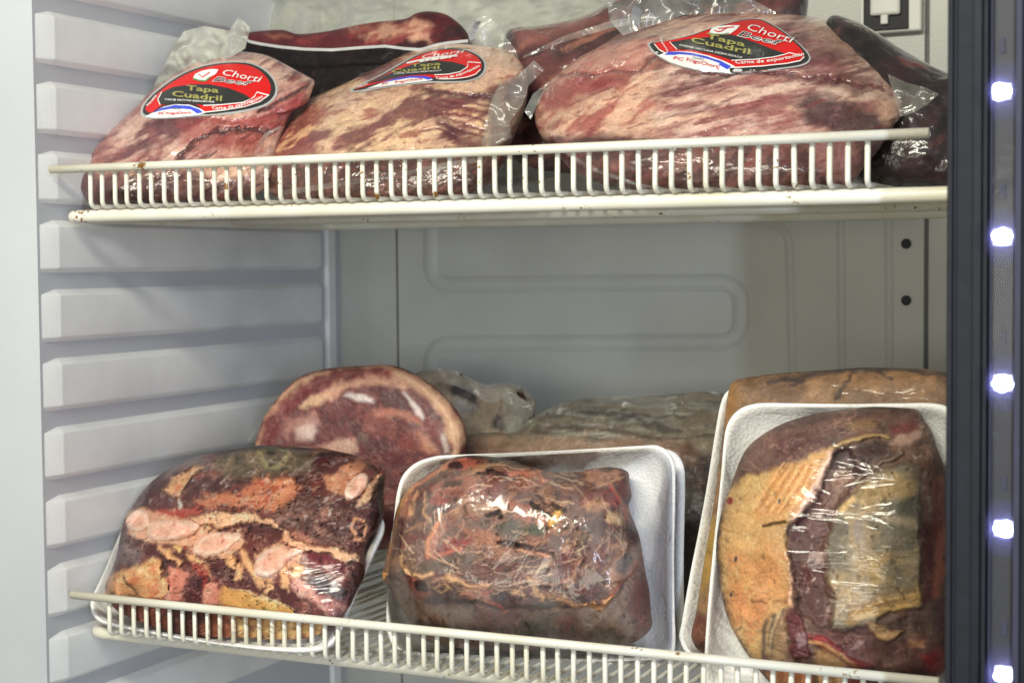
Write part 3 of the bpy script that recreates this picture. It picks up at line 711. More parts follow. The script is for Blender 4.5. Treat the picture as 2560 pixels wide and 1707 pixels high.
PKS = [
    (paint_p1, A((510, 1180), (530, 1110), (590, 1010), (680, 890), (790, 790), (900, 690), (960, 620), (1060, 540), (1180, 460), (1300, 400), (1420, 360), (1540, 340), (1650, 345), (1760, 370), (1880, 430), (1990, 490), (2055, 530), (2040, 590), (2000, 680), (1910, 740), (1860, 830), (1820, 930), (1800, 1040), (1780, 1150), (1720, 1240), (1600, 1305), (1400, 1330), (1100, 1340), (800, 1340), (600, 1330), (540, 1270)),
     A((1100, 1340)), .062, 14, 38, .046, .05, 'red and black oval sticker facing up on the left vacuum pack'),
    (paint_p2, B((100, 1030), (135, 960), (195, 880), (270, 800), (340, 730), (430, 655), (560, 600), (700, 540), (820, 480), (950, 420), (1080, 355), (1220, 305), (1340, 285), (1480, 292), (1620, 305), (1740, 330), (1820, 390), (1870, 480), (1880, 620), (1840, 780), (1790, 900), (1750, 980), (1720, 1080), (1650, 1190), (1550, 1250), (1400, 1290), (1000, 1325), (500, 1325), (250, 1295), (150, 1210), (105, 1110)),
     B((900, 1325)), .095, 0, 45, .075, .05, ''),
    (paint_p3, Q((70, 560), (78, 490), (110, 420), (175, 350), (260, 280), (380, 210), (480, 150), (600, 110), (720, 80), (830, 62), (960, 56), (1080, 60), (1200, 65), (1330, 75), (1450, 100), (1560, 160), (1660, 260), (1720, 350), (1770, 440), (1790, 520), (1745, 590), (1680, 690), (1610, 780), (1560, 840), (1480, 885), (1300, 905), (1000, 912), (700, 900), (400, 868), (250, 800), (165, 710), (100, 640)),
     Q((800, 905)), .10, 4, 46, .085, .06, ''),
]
LBL = ['vacuum packed beef with round sticker lying beside the ribbed fridge wall',
       'vacuum packed beef between two others, clear film tail at its right side',
       'largest vacuum packed beef on the upper shelf, next to the dark door post']
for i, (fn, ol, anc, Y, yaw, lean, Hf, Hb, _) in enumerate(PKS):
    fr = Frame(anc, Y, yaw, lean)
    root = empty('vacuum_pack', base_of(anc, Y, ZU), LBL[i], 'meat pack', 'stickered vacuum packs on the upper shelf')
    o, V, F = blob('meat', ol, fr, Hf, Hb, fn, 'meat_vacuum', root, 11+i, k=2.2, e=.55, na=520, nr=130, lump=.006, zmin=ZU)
    pk.append((root, V, F, fr))

# stickers
def sticker(idx, outline, black, red, panel, lowband, white, blue, logo, texts, sm=120):
    root, V, F, fr = pk[idx]; bv = bvh_of(V, F)
    st = patch('sticker', outline, bv, .0007, 'sticker_edge', root, 9, sm)
    patch('sticker_border', black, bv, .0011, 'sticker_black', st, 9, sm)
    patch('red_field', red, bv, .0015, 'sticker_red', st, 9, sm)
    patch('black_panel', panel, bv, .0019, 'sticker_black', st, 8)
    for b_ in lowband:
        patch('panel_outline', b_, bv, .0021, 'sticker_white', st, 8)
    patch('white_field', white, bv, .0022, 'sticker_white', st, 8)
    patch('blue_ribbon', blue, bv, .0025, 'sticker_blue', st, 6)
    for (pl, mt, of) in logo: patch('emblem', pl, bv, of, mt, st, 4)
    for mt, items in texts:
        for it in items: lettering('lettering', [it], bv, mt, st, .0034 if mt == 'sticker_black' else .0030)
    return st
def T(cropf, sc, txt, pos, size, rot=0, squash=1.0, shear=0, wt=0, bend=(0, 0), up=None):
    """text centred at crop position; size = crop units per em; rot in degrees (image, + is clockwise)"""
    a = math.radians(rot); ax = (size*sc*math.cos(a), size*sc*math.sin(a))
    b_ = math.radians(rot if up is None else up); ay = (size*sc*squash*math.sin(b_), -size*sc*squash*math.cos(b_))
    return (txt, cropf(pos)[0], ax, ay, shear, wt, (bend[0]*sc, bend[1]*sc))
def band(poly, w):  # thin ribbon along a pixel polyline
    P = np.asarray(poly, float); t = np.gradient(P, axis=0); t /= np.linalg.norm(t, axis=1)[:, None]; nn = np.stack([t[:, 1], -t[:, 0]], 1)
    return [tuple(q) for q in np.vstack([P+nn*w/2, (P-nn*w/2)[::-1]])]
s6, sA, sB = .20408, .38273, .38273
t6 = lambda *a, **k: T(M6, s6, *a, **k)
sticker(2, M6((90, 440), (150, 425), (350, 400), (620, 335), (850, 255), (1080, 190), (1250, 150), (1380, 138), (1500, 150), (1640, 215), (1790, 310), (1920, 415), (2030, 520), (2090, 610), (2060, 680), (1950, 725), (1760, 752), (1500, 785), (1300, 802), (1110, 806), (900, 800), (720, 775), (540, 740), (380, 690), (230, 605), (130, 520)),
        M6((120, 450), (170, 432), (360, 406), (630, 342), (860, 262), (1090, 197), (1255, 157), (1380, 146), (1495, 158), (1630, 222), (1780, 317), (1910, 422), (2015, 527), (2070, 608), (2040, 668), (1940, 706), (1750, 734), (1500, 764), (1300, 780), (1110, 785), (700, 680), (300, 585), (240, 588), (160, 520)),
        M6((175, 452), (220, 433), (380, 408), (640, 350), (870, 270), (1095, 206), (1260, 166), (1380, 156), (1490, 170), (1620, 235), (1765, 328), (1890, 433), (1980, 530), (2015, 608), (1960, 655), (1800, 690), (1500, 722), (1180, 740), (1100, 700), (700, 570), (500, 545), (330, 550), (230, 520)),
        M6((365, 432), (560, 400), (800, 375), (1000, 345), (1130, 340), (1400, 430), (1600, 510), (1790, 575), (1640, 610), (1400, 640), (1130, 652), (900, 580), (640, 530), (460, 520)),
        [band(M6((365, 430), (400, 470), (455, 520)), 2), band(M6((1120, 656), (1400, 645), (1640, 614), (1780, 580), (1830, 562), (1900, 580), (1990, 604)), 2.2), band(M6((175, 452), (230, 520), (320, 570)), 2.2), band(M6((1100, 742), (1200, 742), (1500, 725), (1800, 694), (1960, 660), (2012, 612)), 2.6)],
        M6((225, 595), (330, 555), (480, 545), (640, 555), (850, 600), (1020, 660), (1170, 730), (1095, 745), (1110, 800), (900, 796), (720, 770), (540, 735), (380, 685)),
        M6((300, 590), (350, 555), (470, 552), (640, 570), (820, 610), (980, 660), (1120, 730), (1070, 768), (960, 705), (985, 695), (840, 645), (650, 598), (480, 580), (440, 592)),
        [(M6((850, 320), (880, 265), (950, 238), (1080, 228), (1225, 228), (1180, 280), (1110, 330), (1020, 344), (900, 340)), 'sticker_white', .0022),
         (band(M6((858, 322), (905, 338), (1020, 340), (1090, 322)), 2.4), 'sticker_green', .0025),
         (band(M6((915, 290), (950, 310), (1000, 300), (1060, 265)), 2.6), 'sticker_red', .0027), (band(M6((960, 270), (1040, 262), (1150, 250)), 2.6), 'sticker_red', .0027)],
        [('sticker_white', [t6('Chorti', (1570, 362), 220, 17, .55, .25, .0), t6('Beef', (1425, 415), 290, 13, .36, .3, .03), t6('CARNE VACUNA DESHUESADA', (865, 560), 56, 11.5, .6, .2, .006), t6('Carne de exportación', (1590, 678), 95, -7, .62, 0, .012, (0, -1.5)), t6('Vacuna', (290, 480), 62, 58, .6, 0, .01)]),
         ('sticker_black', [t6('Beef', (1425, 413), 290, 13, .34, .3, -.005), t6('Calidad', (708, 648), 46, 10, .7, .2, .005)]),
         ('sticker_gold', [t6('Tapa', (1045, 442), 250, 13, .36, 0, .02), t6('Cuadril', (985, 512), 255, 12, .36, 0, .02)]),
         ('sticker_red', [t6('FrigoChorti', (770, 712), 88, 13, .68, 0, .012), t6('FC', (465, 655), 110, 10, .5, .2, .02)])])
tA = lambda *a, **k: T(A, sA, *a, **k)
sticker(0, A((920, 750), (930, 690), (990, 620), (1090, 540), (1210, 470), (1340, 425), (1480, 405), (1620, 408), (1710, 440), (1780, 500), (1812, 570), (1800, 640), (1740, 690), (1640, 725), (1500, 748), (1300, 762), (1150, 775), (1020, 780), (950, 775)),
        A((935, 740), (945, 692), (1000, 625), (1098, 547), (1215, 478), (1342, 434), (1480, 414), (1612, 417), (1700, 448), (1768, 505), (1798, 570), (1786, 632), (1730, 680), (1630, 713), (1500, 734), (1310, 748), (1150, 690), (1000, 745), (960, 755)),
        A((952, 720), (965, 690), (1015, 632), (1105, 558), (1220, 490), (1345, 446), (1480, 424), (1600, 428), (1685, 460), (1745, 515), (1770, 575), (1755, 625), (1700, 665), (1600, 698), (1480, 718), (1340, 735), (1290, 690), (1170, 680), (1060, 695), (990, 742)),
        A((1035, 655), (1060, 610), (1130, 575), (1250, 556), (1370, 556), (1490, 580), (1600, 622), (1640, 650), (1580, 672), (1460, 685), (1330, 692), (1230, 680), (1120, 684), (1050, 690)),
        [band(A((1330, 695), (1460, 689), (1590, 675), (1660, 640), (1680, 608), (1758, 628)), 2.4), band(A((1060, 606), (1034, 655), (1050, 692)), 2.2), band(A((1340, 738), (1480, 722), (1600, 702), (1700, 668), (1755, 628)), 2.4)],
        A((950, 770), (1000, 742), (1070, 704), (1150, 686), (1240, 690), (1310, 715), (1350, 740), (1300, 756), (1150, 772), (1020, 777)),
        A((995, 745), (1060, 712), (1150, 692), (1240, 697), (1300, 718), (1330, 740), (1290, 748), (1250, 722), (1150, 712), (1060, 728)),
        [(A((1262, 520), (1275, 492), (1320, 470), (1380, 458), (1428, 460), (1410, 490), (1370, 510), (1345, 535)), 'sticker_white', .0022),
         (band(A((1264, 520), (1300, 532), (1345, 535), (1372, 512)), 4), 'sticker_green', .0025),
         (band(A((1300, 490), (1325, 512), (1375, 478)), 3), 'sticker_red', .0027)],
        [('sticker_white', [tA('Chorti', (1570, 520), 96, 11, .6, .3, .0), tA('Beef', (1500, 552), 132, 7, .36, .35, .03), tA('CARNE VACUNA DESHUESADA', (1240, 670), 23, 3, .7, .2, .012), tA('Carne de exportación', (1555, 706), 38, -13, .8, 0, .012, (0, -1.2)), tA('Vacuna', (1000, 670), 32, -50, .8, 0, .01)]),
         ('sticker_black', [tA('Beef', (1500, 551), 132, 7, .33, .35, -.005), tA('Calidad', (1155, 722), 20, 0, .8, .2, .01)]),
         ('sticker_gold', [tA('Tapa', (1325, 606), 108, 5, .44, 0, .02), tA('Cuadril', (1290, 652), 112, 6, .44, 0, .02)]),
         ('sticker_red', [tA('FrigoChorti', (1170, 752), 34, -2, .62, 0, .02), tA('FC', (1058, 756), 40, -4, .6, .2, .02)])])
tB = lambda *a, **k: T(B, sB, *a, **k)
sticker(1, B((715, 598), (800, 548), (920, 490), (1040, 420), (1150, 360), (1260, 325), (1370, 314), (1480, 325), (1560, 360), (1605, 410), (1605, 470), (1560, 515), (1470, 540), (1340, 546), (1230, 545), (1080, 560), (930, 580), (800, 602)),
        B((735, 594), (815, 550), (930, 494), (1048, 426), (1155, 367), (1262, 332), (1370, 322), (1475, 333), (1552, 366), (1592, 412), (1590, 466), (1548, 508), (1465, 530), (1340, 535), (1230, 534), (1080, 545), (900, 566), (800, 590)),
        B((752, 590), (830, 552), (940, 500), (1056, 432), (1160, 374), (1264, 340), (1370, 330), (1468, 341), (1540, 373), (1575, 414), (1572, 462), (1535, 498), (1460, 518), (1340, 524), (1240, 510), (1130, 505), (980, 530), (860, 560)),
        B((830, 556), (940, 505), (1050, 455), (1180, 412), (1290, 402), (1390, 412), (1470, 432), (1480, 458), (1420, 484), (1320, 492), (1220, 492), (1090, 500), (960, 528)),
        [band(B((1270, 496), (1360, 492), (1440, 476), (1488, 445), (1490, 412), (1574, 418)), 2.2), band(B((1300, 524), (1400, 522), (1480, 512), (1540, 492), (1572, 460)), 2.2)],
        B((830, 586), (920, 552), (1020, 522), (1140, 508), (1220, 512), (1265, 528), (1180, 542), (1050, 556), (920, 574)),
        B((920, 548), (1020, 520), (1120, 504), (1210, 505), (1262, 520), (1235, 528), (1190, 518), (1110, 516), (1030, 530)),
        [(band(B((1090, 420), (1180, 400), (1290, 380), (1420, 372)), 4), 'sticker_white', .0022)],
        [('sticker_white', [tB('Chorti', (1320, 374), 105, -8, .30, .3, .0), tB('Beef', (1275, 402), 125, -8, .2, .35, .03), tB('CARNE VACUNA DESHUESADA', (1160, 484), 22, -4, .5, .2, .012), tB('Carne de exportación', (1425, 506), 33, -16, .75, 0, .012, (0, -1.0)), tB('Vacuna', (806, 572), 24, -22, .8, 0, .01)]),
         ('sticker_gold', [tB('Tapa', (1215, 440), 100, -4, .27, 0, .02), tB('Cuadril', (1150, 472), 108, -5, .27, 0, .02)]),
         ('sticker_red', [tB('FrigoChorti', (1105, 540), 38, -8, .5, 0, .02), tB('FC', (950, 560), 36, -12, .5, .2, .02)])])
# loose film, seams
flapP = lambda i: pk[i][0]
sheet('film_tail', B((1920, 395), (1830, 480), (1700, 540), (1640, 660), (1600, 800), (1575, 965)), B((1990, 455), (1885, 560), (1850, 680), (1760, 800), (1775, 900), (1640, 965)), .06, 'flap', flapP(1), 3, 50, 16, .008, 70)
sheet('film_seam', B((150, 1225), (300, 1240), (500, 1205), (800, 1170), (1100, 1115), (1350, 1060), (1530, 1030)), B((190, 1260), (300, 1275), (500, 1245), (800, 1195), (1100, 1145), (1350, 1100), (1560, 1060)), .0235, 'flap', flapP(1), 4, 60, 5, .003, 60)
sheet('film_seam', Q((205, 690), (300, 760), (420, 808), (560, 858), (700, 880)), Q((200, 708), (295, 782), (420, 828), (560, 874), (700, 892)), .021, 'flap', flapP(2), 5, 50, 4, .002, 60)
sheet('film_tail', Q((1715, 345), (1800, 385), (1900, 412), (1955, 440)), Q((1775, 545), (1830, 530), (1900, 490), (1950, 445)), .135, 'flap', flapP(2), 6, 40, 14, .007, 60)
sheet('film_tail', Q((20, 520), (60, 440), (110, 400), (180, 350)), Q((50, 560), (75, 500), (115, 430), (180, 365)), .10, 'flap', flapP(2), 16, 20, 8, .004, 60)
sheet('film_tail', A((1690, 1030), (1700, 960), (1760, 880), (1840, 830)), A((1650, 1040), (1670, 950), (1730, 870), (1830, 822)), .058, 'flap', flapP(1), 17, 20, 5, .002, 80)

# packs behind
def paint_p4(p):
    p.fill((26, 21, 23)); p.mot((44, 29, 31), 40, .25, .3, .5)
    up = B((0, 240), (60, 275), (130, 288), (260, 308), (420, 323), (600, 328), (800, 312), (950, 303), (1080, 322), (1180, 328), (1280, 298), (1360, 283), (1520, 265), (1520, 0), (0, 0))
    m = p.mask(up, 3, 2); p.mix((92, 40, 44), m); p.mot((50, 30, 34), 34, .05, .2, .85, 10, 2.5, mask=m)
    p.poly(B((700, 190), (900, 150), (1150, 130), (1230, 170), (1250, 270), (1050, 275), (850, 250)), (190, 142, 116), 12, 22, 50, .85)
    p.poly(B((150, 230), (260, 215), (330, 240), (250, 265)), (150, 92, 70), 8, 10, 60, .8)
    p.mot((128, 54, 54), 50, .3, .15, .7, 20, 2, mask=m); p.poly(B((1180, 90), (1290, 90), (1330, 130), (1260, 150), (1200, 120)), (70, 32, 38), 8, 8, 60, .8)
    p.poly(B((1330, 170), (1480, 180), (1500, 290), (1380, 250)), (60, 46, 46), 8, 8, 60, .8)
fr = Frame(B((800, 700)), .30, 0, 18)
root = empty('vacuum_pack', base_of(B((800, 700)), .30, ZU), 'vacuum pack with pale welded rim and black underside behind the front packs', 'meat pack')
blob('meat', B((30, 240), (60, 215), (150, 203), (280, 198), (380, 225), (560, 208), (750, 168), (900, 145), (1080, 125), (1150, 90), (1230, 76), (1340, 95), (1430, 155), (1490, 225), (1560, 330), (1800, 420), (1850, 640), (1700, 900), (1300, 1240), (600, 1260), (200, 1000), (60, 600), (10, 400)), fr, .06, .06, paint_p4, 'meat_dark', root, 21, k=2.4, na=360, nr=80, center=B((800, 420)), lump=.005, zmin=ZU, det=.1)
rimline = B((25, 235), (55, 272), (130, 288), (260, 308), (420, 323), (600, 328), (800, 312), (950, 303), (1080, 320), (1180, 326), (1280, 296), (1360, 281), (1490, 268))
sheet('welded_rim', [(x, y-3.5) for x, y in rimline], [(x, y+3.5) for x, y in rimline], .232, 'sticker_edge', root, 7, 70, 4, .002, 50)
sheet('film_tail', B((1080, 320), (1180, 326), (1280, 296), (1360, 281), (1490, 268)), B((1100, 335), (1190, 352), (1300, 330), (1400, 310), (1500, 300)), .229, 'flap', root, 9, 30, 6, .003, 60)
sheet('film_tail', B((1480, 190), (1560, 110), (1620, 105), (1680, 160), (1800, 330)), B((1500, 290), (1560, 300), (1640, 300), (1700, 320), (1830, 400)), .25, 'flap', root, 10, 30, 12, .01, 40)
def paint_p5(p):
    p.fill((58, 40, 42)); p.mot((110, 60, 56), 26, .1, .3, .8, 20, 3); p.mot((160, 104, 84), 40, .35, .15, .7, 20, 4); p.mot((30, 26, 28), 30, .25, .2, .8, 20, 2)
    p.poly(Q((-60, 140), (100, 130), (320, 80), (400, 100), (200, 160), (0, 220)), (136, 84, 76), 10, 12, 50, .7)
fr = Frame(Q((400, 300)), .30, 0, 25)
root = empty('vacuum_pack', base_of(Q((400, 300)), .30, ZU), 'dark vacuum pack with crumpled clear film standing behind the largest pack', 'meat pack')
blob('meat', Q((-70, 170), (-20, 130), (60, 125), (160, 110), (300, 75), (420, 10), (520, -60), (760, -90), (1100, -80), (1320, -60), (1340, 80), (1300, 400), (1100, 700), (500, 800), (100, 800), (-60, 700), (-100, 400)), fr, .06, .06, paint_p5, 'meat_vacuum', root, 22, na=320, nr=70, lump=.010, zmin=ZU, det=.2)
sheet('film_tail', Q((405, 15), (520, -25), (800, -30), (1050, -20), (1195, 58)), Q((415, 95), (480, 168), (620, 120), (760, 72), (950, 62), (1195, 66)), .20, 'flap', root, 11, 70, 18, .014, 40)
sheet('film_tail', Q((20, 260), (200, 170), (420, 100), (620, 60)), Q((10, 275), (200, 200), (430, 130), (640, 95)), .205, 'flap', root, 12, 40, 8, .008, 40)
def paint_p6(p):
    p.fill((32, 25, 28)); p.mot((60, 34, 40), 26, .15, .3, .8, 30, 3); p.mot((96, 56, 56), 50, .5, .12, .5, 30, 4); p.mot((26, 23, 26), 30, .3, .2, .8)  # dark maroon meat with the shadow over it painted in
    p.poly(Q((1760, 265), (1890, 290), (1910, 320), (1790, 310)), (120, 52, 48), 5, 4, 60, .8)
    p.line(Q((1480, 90), (1640, 150), (1900, 300)), (76, 52, 52), 10, 8, 8, 50, .8)
fr = Frame(Q((1900, 870)), .20, 0, 22)
root = empty('vacuum_pack', base_of(Q((1900, 870)), .20, ZU), 'dark maroon vacuum pack half hidden by the door post', 'meat pack')
blob('meat', Q((1440, 85), (1560, 98), (1660, 150), (1750, 210), (1860, 275), (1980, 335), (2100, 380), (2150, 600), (2140, 800), (2050, 868), (1800, 872), (1600, 860), (1480, 700), (1400, 300)), fr, .05, .05, paint_p6, 'meat_vacuum', root, 23, na=320, nr=70, lump=.007, zmin=ZU, det=.15)
# clear bag with frost in the back corner
root = empty('clear_bag', base_of(A((1500, 500)), .42, ZU), 'crumpled greyish clear plastic bag in the back corner of the upper shelf', 'plastic bag')
def paint_bag(p): p.fill((118, 116, 100)); p.mot((150, 148, 132), 30, .15, .3, .8); p.mot((88, 84, 70), 40, .3, .2, .7)
fr = Frame(A((1600, 900)), .40, 0, 8)
blob('frosted_contents', A((960, 700), (1040, 500), (1120, 330), (1190, 215), (1300, 175), (1400, 185), (1500, 205), (1570, 120), (1650, 30), (1800, -40), (2300, -90), (3000, -90), (3600, -60), (4200, -40), (4400, 200), (4300, 700), (3500, 1200), (1500, 1250), (1000, 1150)), fr, .03, .05, paint_bag, 'bag', root, 24, na=300, nr=80, lump=.012, lf=16, zmin=ZU)
sheet('film_tail', A((960, 640), (1050, 470), (1130, 320), (1200, 205), (1330, 170), (1500, 200), (1560, 110)), A((1000, 660), (1100, 560), (1240, 480), (1400, 400), (1500, 380), (1600, 320), (1640, 180)), .165, 'bag', root, 13, 60, 22, .022, 50)

# ------------------------------------------------------------------ lower shelf: foam trays
# --- tray of ribs with bones
def paint_t1(p):
    p.fill((112, 64, 60)); p.mot((76, 44, 46), 26, .1, .25, .8); p.mot((128, 66, 58), 60, .3, .15, .7); p.mot((176, 132, 112), 90, .48, .08, .6, 30, 2)
    p.threads(random.Random(5), 60, M1((1150, 700))[0], 340, 230, [(176, 128, 108), (150, 96, 84), (58, 34, 36)], w=(3, 8), arc=(.1, .3), spiral=False, amt=.6)
    # upper slab
    p.poly(M1((930, 150), (1150, 100), (1450, 95), (1600, 140), (1650, 200), (1560, 300), (1300, 300), (1200, 330), (1000, 330), (930, 240)), (118, 104, 80), 12, 18, 60, .85)
    p.mot((84, 70, 56), 60, .1, .2, .7, mask=p.mask(M1((930, 150), (1150, 100), (1450, 95), (1600, 140), (1500, 300), (1000, 330)), 10))
    p.rim(M1((1260, 140), (1350, 110), (1440, 130), (1440, 200), (1360, 250), (1280, 210)), (150, 138, 96), 10, 5, 6)
    p.poly(M1((380, 510), (420, 430), (500, 340), (620, 270), (860, 200), (900, 260), (760, 330), (900, 400), (760, 500), (560, 540)), (84, 46, 48), 8, 14, 60, .8)
    p.poly(M1((640, 330), (760, 280), (850, 230), (860, 260), (780, 320), (740, 400), (700, 460), (620, 430), (580, 400)), (210, 160, 118), 5, 10, 70, .9, .003)
    p.mot((196, 100, 58), 90, .1, .2, .8, mask=p.mask(M1((640, 370), (740, 370), (720, 450), (640, 440)), 6))
    p.poly(M1((690, 470), (700, 460), (715, 520), (700, 580), (680, 540)), (200, 190, 176), 3, 4, 80, .8)
    p.poly(M1((480, 230), (700, 170), (950, 180), (960, 280), (870, 260), (760, 250), (600, 290)), (126, 112, 108), 10, 18, 70, .55)
    p.poly(M1((770, 340), (900, 320), (1000, 320), (1200, 320), (1220, 360), (1150, 430), (980, 400), (800, 420)), (76, 44, 46), 8, 12, 70, .85)
    p.poly(M1((780, 480), (900, 440), (1050, 430), (1180, 380), (1230, 330), (1320, 310), (1480, 330), (1530, 390), (1490, 450), (1480, 520), (1370, 570), (1250, 560), (1080, 530), (850, 540)), (194, 122, 88), 8, 18, 60, .92, .003)
    p.poly(M1((1300, 340), (1480, 350), (1520, 400), (1430, 470), (1340, 470)), (210, 140, 104), 8, 16, 70, .8)
    p.mot((160, 66, 44), 90, .3, .12, .7, mask=p.mask(M1((780, 480), (1230, 330), (1520, 390), (1370, 570), (850, 540)), 8))
    p.poly(M1((480, 600), (500, 550), (680, 540), (860, 520), (850, 560), (700, 610)), (172, 66, 52), 6, 8, 70, .9)
    p.poly(M1((860, 430), (1050, 430), (1100, 470), (900, 520)), (176, 104, 70), 10, 14, 60, .7)
    p.poly(M1((1560, 290), (1680, 180), (1900, 180), (1820, 300), (1720, 340), (1600, 360)), (92, 40, 44), 6, 12, 70, .9)
    p.poly(M1((1720, 330), (1880, 220), (1980, 170), (2010, 220), (1900, 320), (1850, 450), (1760, 400)), (206, 142, 108), 6, 14, 70, .85)
    p.poly(M1((1920, 530), (2000, 400), (2080, 300), (2120, 300), (2080, 400), (1980, 520)), (224, 168, 130), 4, 8, 70, .9, .002)
    p.poly(M1((2080, 340), (2140, 290), (2130, 560), (2060, 690), (1990, 640), (2010, 500)), (74, 38, 42), 8, 10, 70, .9)
    # middle
    p.poly(M1((1360, 560), (1520, 470), (1700, 450), (1880, 520), (1960, 600), (1960, 740), (1850, 800), (1620, 720), (1440, 640)), (92, 62, 58), 10, 16, 60, .85)
    p.mot((150, 106, 92), 60, .25, .12, .7, mask=p.mask(M1((1360, 560), (1520, 470), (1960, 600), (1850, 800), (1440, 640)), 8))
    p.poly(M1((1760, 560), (1920, 580), (1900, 680), (1800, 730), (1700, 640)), (84, 46, 46), 6, 10, 70, .8)
    p.rim(M1((1930, 590), (2000, 640), (1990, 760), (1920, 740), (1900, 660)), (200, 142, 104), 8, 4, 8)
    p.threads(random.Random(6), 22, M1((1500, 420))[0], 210, 120, [(180, 136, 116), (160, 140, 130), (60, 36, 38)], w=(3, 9), arc=(.1, .3), spiral=False, amt=.6)
    # front slab: fat arch, bones, muscle
    p.poly(M1((760, 600), (900, 560), (1060, 555), (1250, 580), (1400, 650), (1520, 740), (1600, 780), (1760, 800), (1960, 880), (1990, 930), (1850, 920), (1700, 850), (1540, 830), (1400, 770), (1420, 690), (1280, 640), (1100, 640), (960, 670), (850, 650)), (226, 180, 142), 5, 10, 60, .95, .004)
    p.mot((196, 134, 104), 60, .25, .12, .5, 10, 3, mask=p.mask(M1((760, 600), (1060, 555), (1400, 650), (1960, 880), (1400, 770), (1100, 640)), 8))
    p.poly(M1((1110, 640), (1280, 640), (1420, 690), (1420, 730), (1320, 780), (1240, 720), (1130, 670)), (88, 42, 44), 5, 8, 70, .95)
    p.poly(M1((1140, 760), (1220, 730), (1300, 790), (1260, 880), (1200, 920), (1150, 860)), (106, 54, 50), 6, 12, 70, .9)
    p.poly(M1((840, 640), (920, 640), (900, 690), (820, 760), (760, 800), (650, 800), (740, 740)), (214, 156, 112), 5, 10, 80, .9)
    p.poly(M1((640, 790), (700, 770), (740, 800), (700, 840)), (228, 190, 120), 4, 6, 80, .9); p.ell(M1((735, 800))[0], 5, 6, 0, (190, 40, 28))
    for pts in (((310, 560), (420, 525), (500, 545), (700, 600), (860, 610), (900, 700), (800, 800), (640, 790), (480, 775), (340, 720)), ((760, 820), (850, 700), (1130, 690), (1160, 760), (1060, 890), (820, 885)), ((1195, 980), (1240, 860), (1350, 780), (1560, 800), (1600, 860), (1400, 1000), (1300, 1060))):
        p.poly(M1(*pts), (216, 164, 134), 6, 9, 70, .9, .002)
    p.poly(M1((340, 730), (520, 780), (700, 850), (820, 870), (1000, 880), (1120, 930), (1260, 1040), (1480, 1090), (1600, 1160), (1500, 1220), (1380, 1180), (1200, 1100), (1000, 1050), (800, 950), (560, 900), (360, 800)), (84, 42, 44), 6, 14, 60, .95)
    for pts in (((560, 800), (620, 850), (700, 920)), ((780, 880), (870, 930), (880, 1000)), ((1040, 880), (1120, 960), (1100, 1020)), ((1130, 830), (1200, 960), (1270, 1080)), ((1280, 1000), (1330, 1060), (1300, 1110)), ((1420, 960), (1440, 1020), (1420, 1080)), ((1500, 940), (1580, 960), (1500, 1000))):
        p.line(M1(*pts), (224, 172, 124), 16, 6, 12, 80, .9, .002)
    p.poly(M1((1540, 840), (1680, 860), (1850, 930), (1880, 980), (1760, 990), (1600, 930)), (120, 50, 60), 8, 12, 60, .8)
    p.poly(M1((1560, 950), (1700, 1000), (1860, 1080), (1860, 1180), (1700, 1120), (1580, 1040)), (96, 88, 92), 8, 16, 60, .85)
    p.mot((180, 150, 140), 70, .2, .12, .6, -30, 3, mask=p.mask(M1((1540, 840), (1860, 1000), (1860, 1180), (1580, 1040)), 10))
    p.poly(M1((1470, 1010), (1580, 1060), (1720, 1150), (1880, 1230), (1800, 1310), (1640, 1190), (1500, 1110)), (222, 166, 148), 8, 10, 60, .85)
    p.mot((130, 70, 80), 60, .2, .15, .6, -35, 5, mask=p.mask(M1((1470, 1010), (1880, 1230), (1800, 1310), (1500, 1110)), 8))
    p.poly(M1((1880, 900), (2000, 880), (2000, 1000), (1960, 1080), (1880, 1180), (1850, 1100), (1900, 1000)), (92, 52, 50), 6, 10, 70, .85)
    # bottom: orange knuckle, red strips, yellow fat
    p.poly(M1((230, 830), (320, 760), (420, 830), (430, 900), (330, 930), (250, 920)), (122, 104, 104), 8, 14, 60, .8)
    p.poly(M1((180, 1080), (210, 1000), (300, 960), (410, 920), (480, 890), (550, 920), (600, 1010), (600, 1110), (560, 1170), (300, 1170), (190, 1130)), (204, 150, 104), 6, 14, 60, .95, .006)
    p.mot((190, 108, 72), 60, .25, .15, .7, mask=p.mask(M1((180, 1080), (300, 960), (480, 890), (600, 1010), (560, 1250), (190, 1200)), 8))
    p.mot((214, 180, 128), 70, .3, .12, .7, mask=p.mask(M1((180, 1080), (300, 960), (480, 890), (600, 1010), (560, 1170), (190, 1150)), 8))
    p.line(M1((305, 1010), (340, 1080), (370, 1130)), (96, 66, 46), 6, 4, 6, 80, .9, -.003)
    p.poly(M1((590, 1100), (630, 940), (700, 950), (780, 990), (740, 1060), (700, 1180), (580, 1180)), (202, 128, 108), 5, 10, 70, .95)
    p.poly(M1((710, 1130), (760, 1030), (840, 980), (900, 1000), (880, 1120), (840, 1200), (730, 1180)), (82, 34, 40), 5, 10, 70, .95)
    p.poly(M1((780, 900), (860, 900), (900, 940), (880, 1100), (850, 1020), (800, 960)), (158, 58, 52), 6, 10, 70, .8)
    p.poly(M1((870, 1080), (960, 1050), (960, 1200), (850, 1210)), (204, 130, 108), 5, 8, 70, .9)
    p.poly(M1((970, 1090), (1100, 1110), (1300, 1170), (1460, 1230), (1520, 1290), (1400, 1290), (1200, 1260), (960, 1210)), (204, 152, 84), 6, 8, 60, .95, .005)
    p.poly(M1((1000, 1080), (1200, 1120), (1380, 1180), (1500, 1250), (1380, 1220), (1180, 1150)), (222, 182, 136), 5, 6, 60, .9)
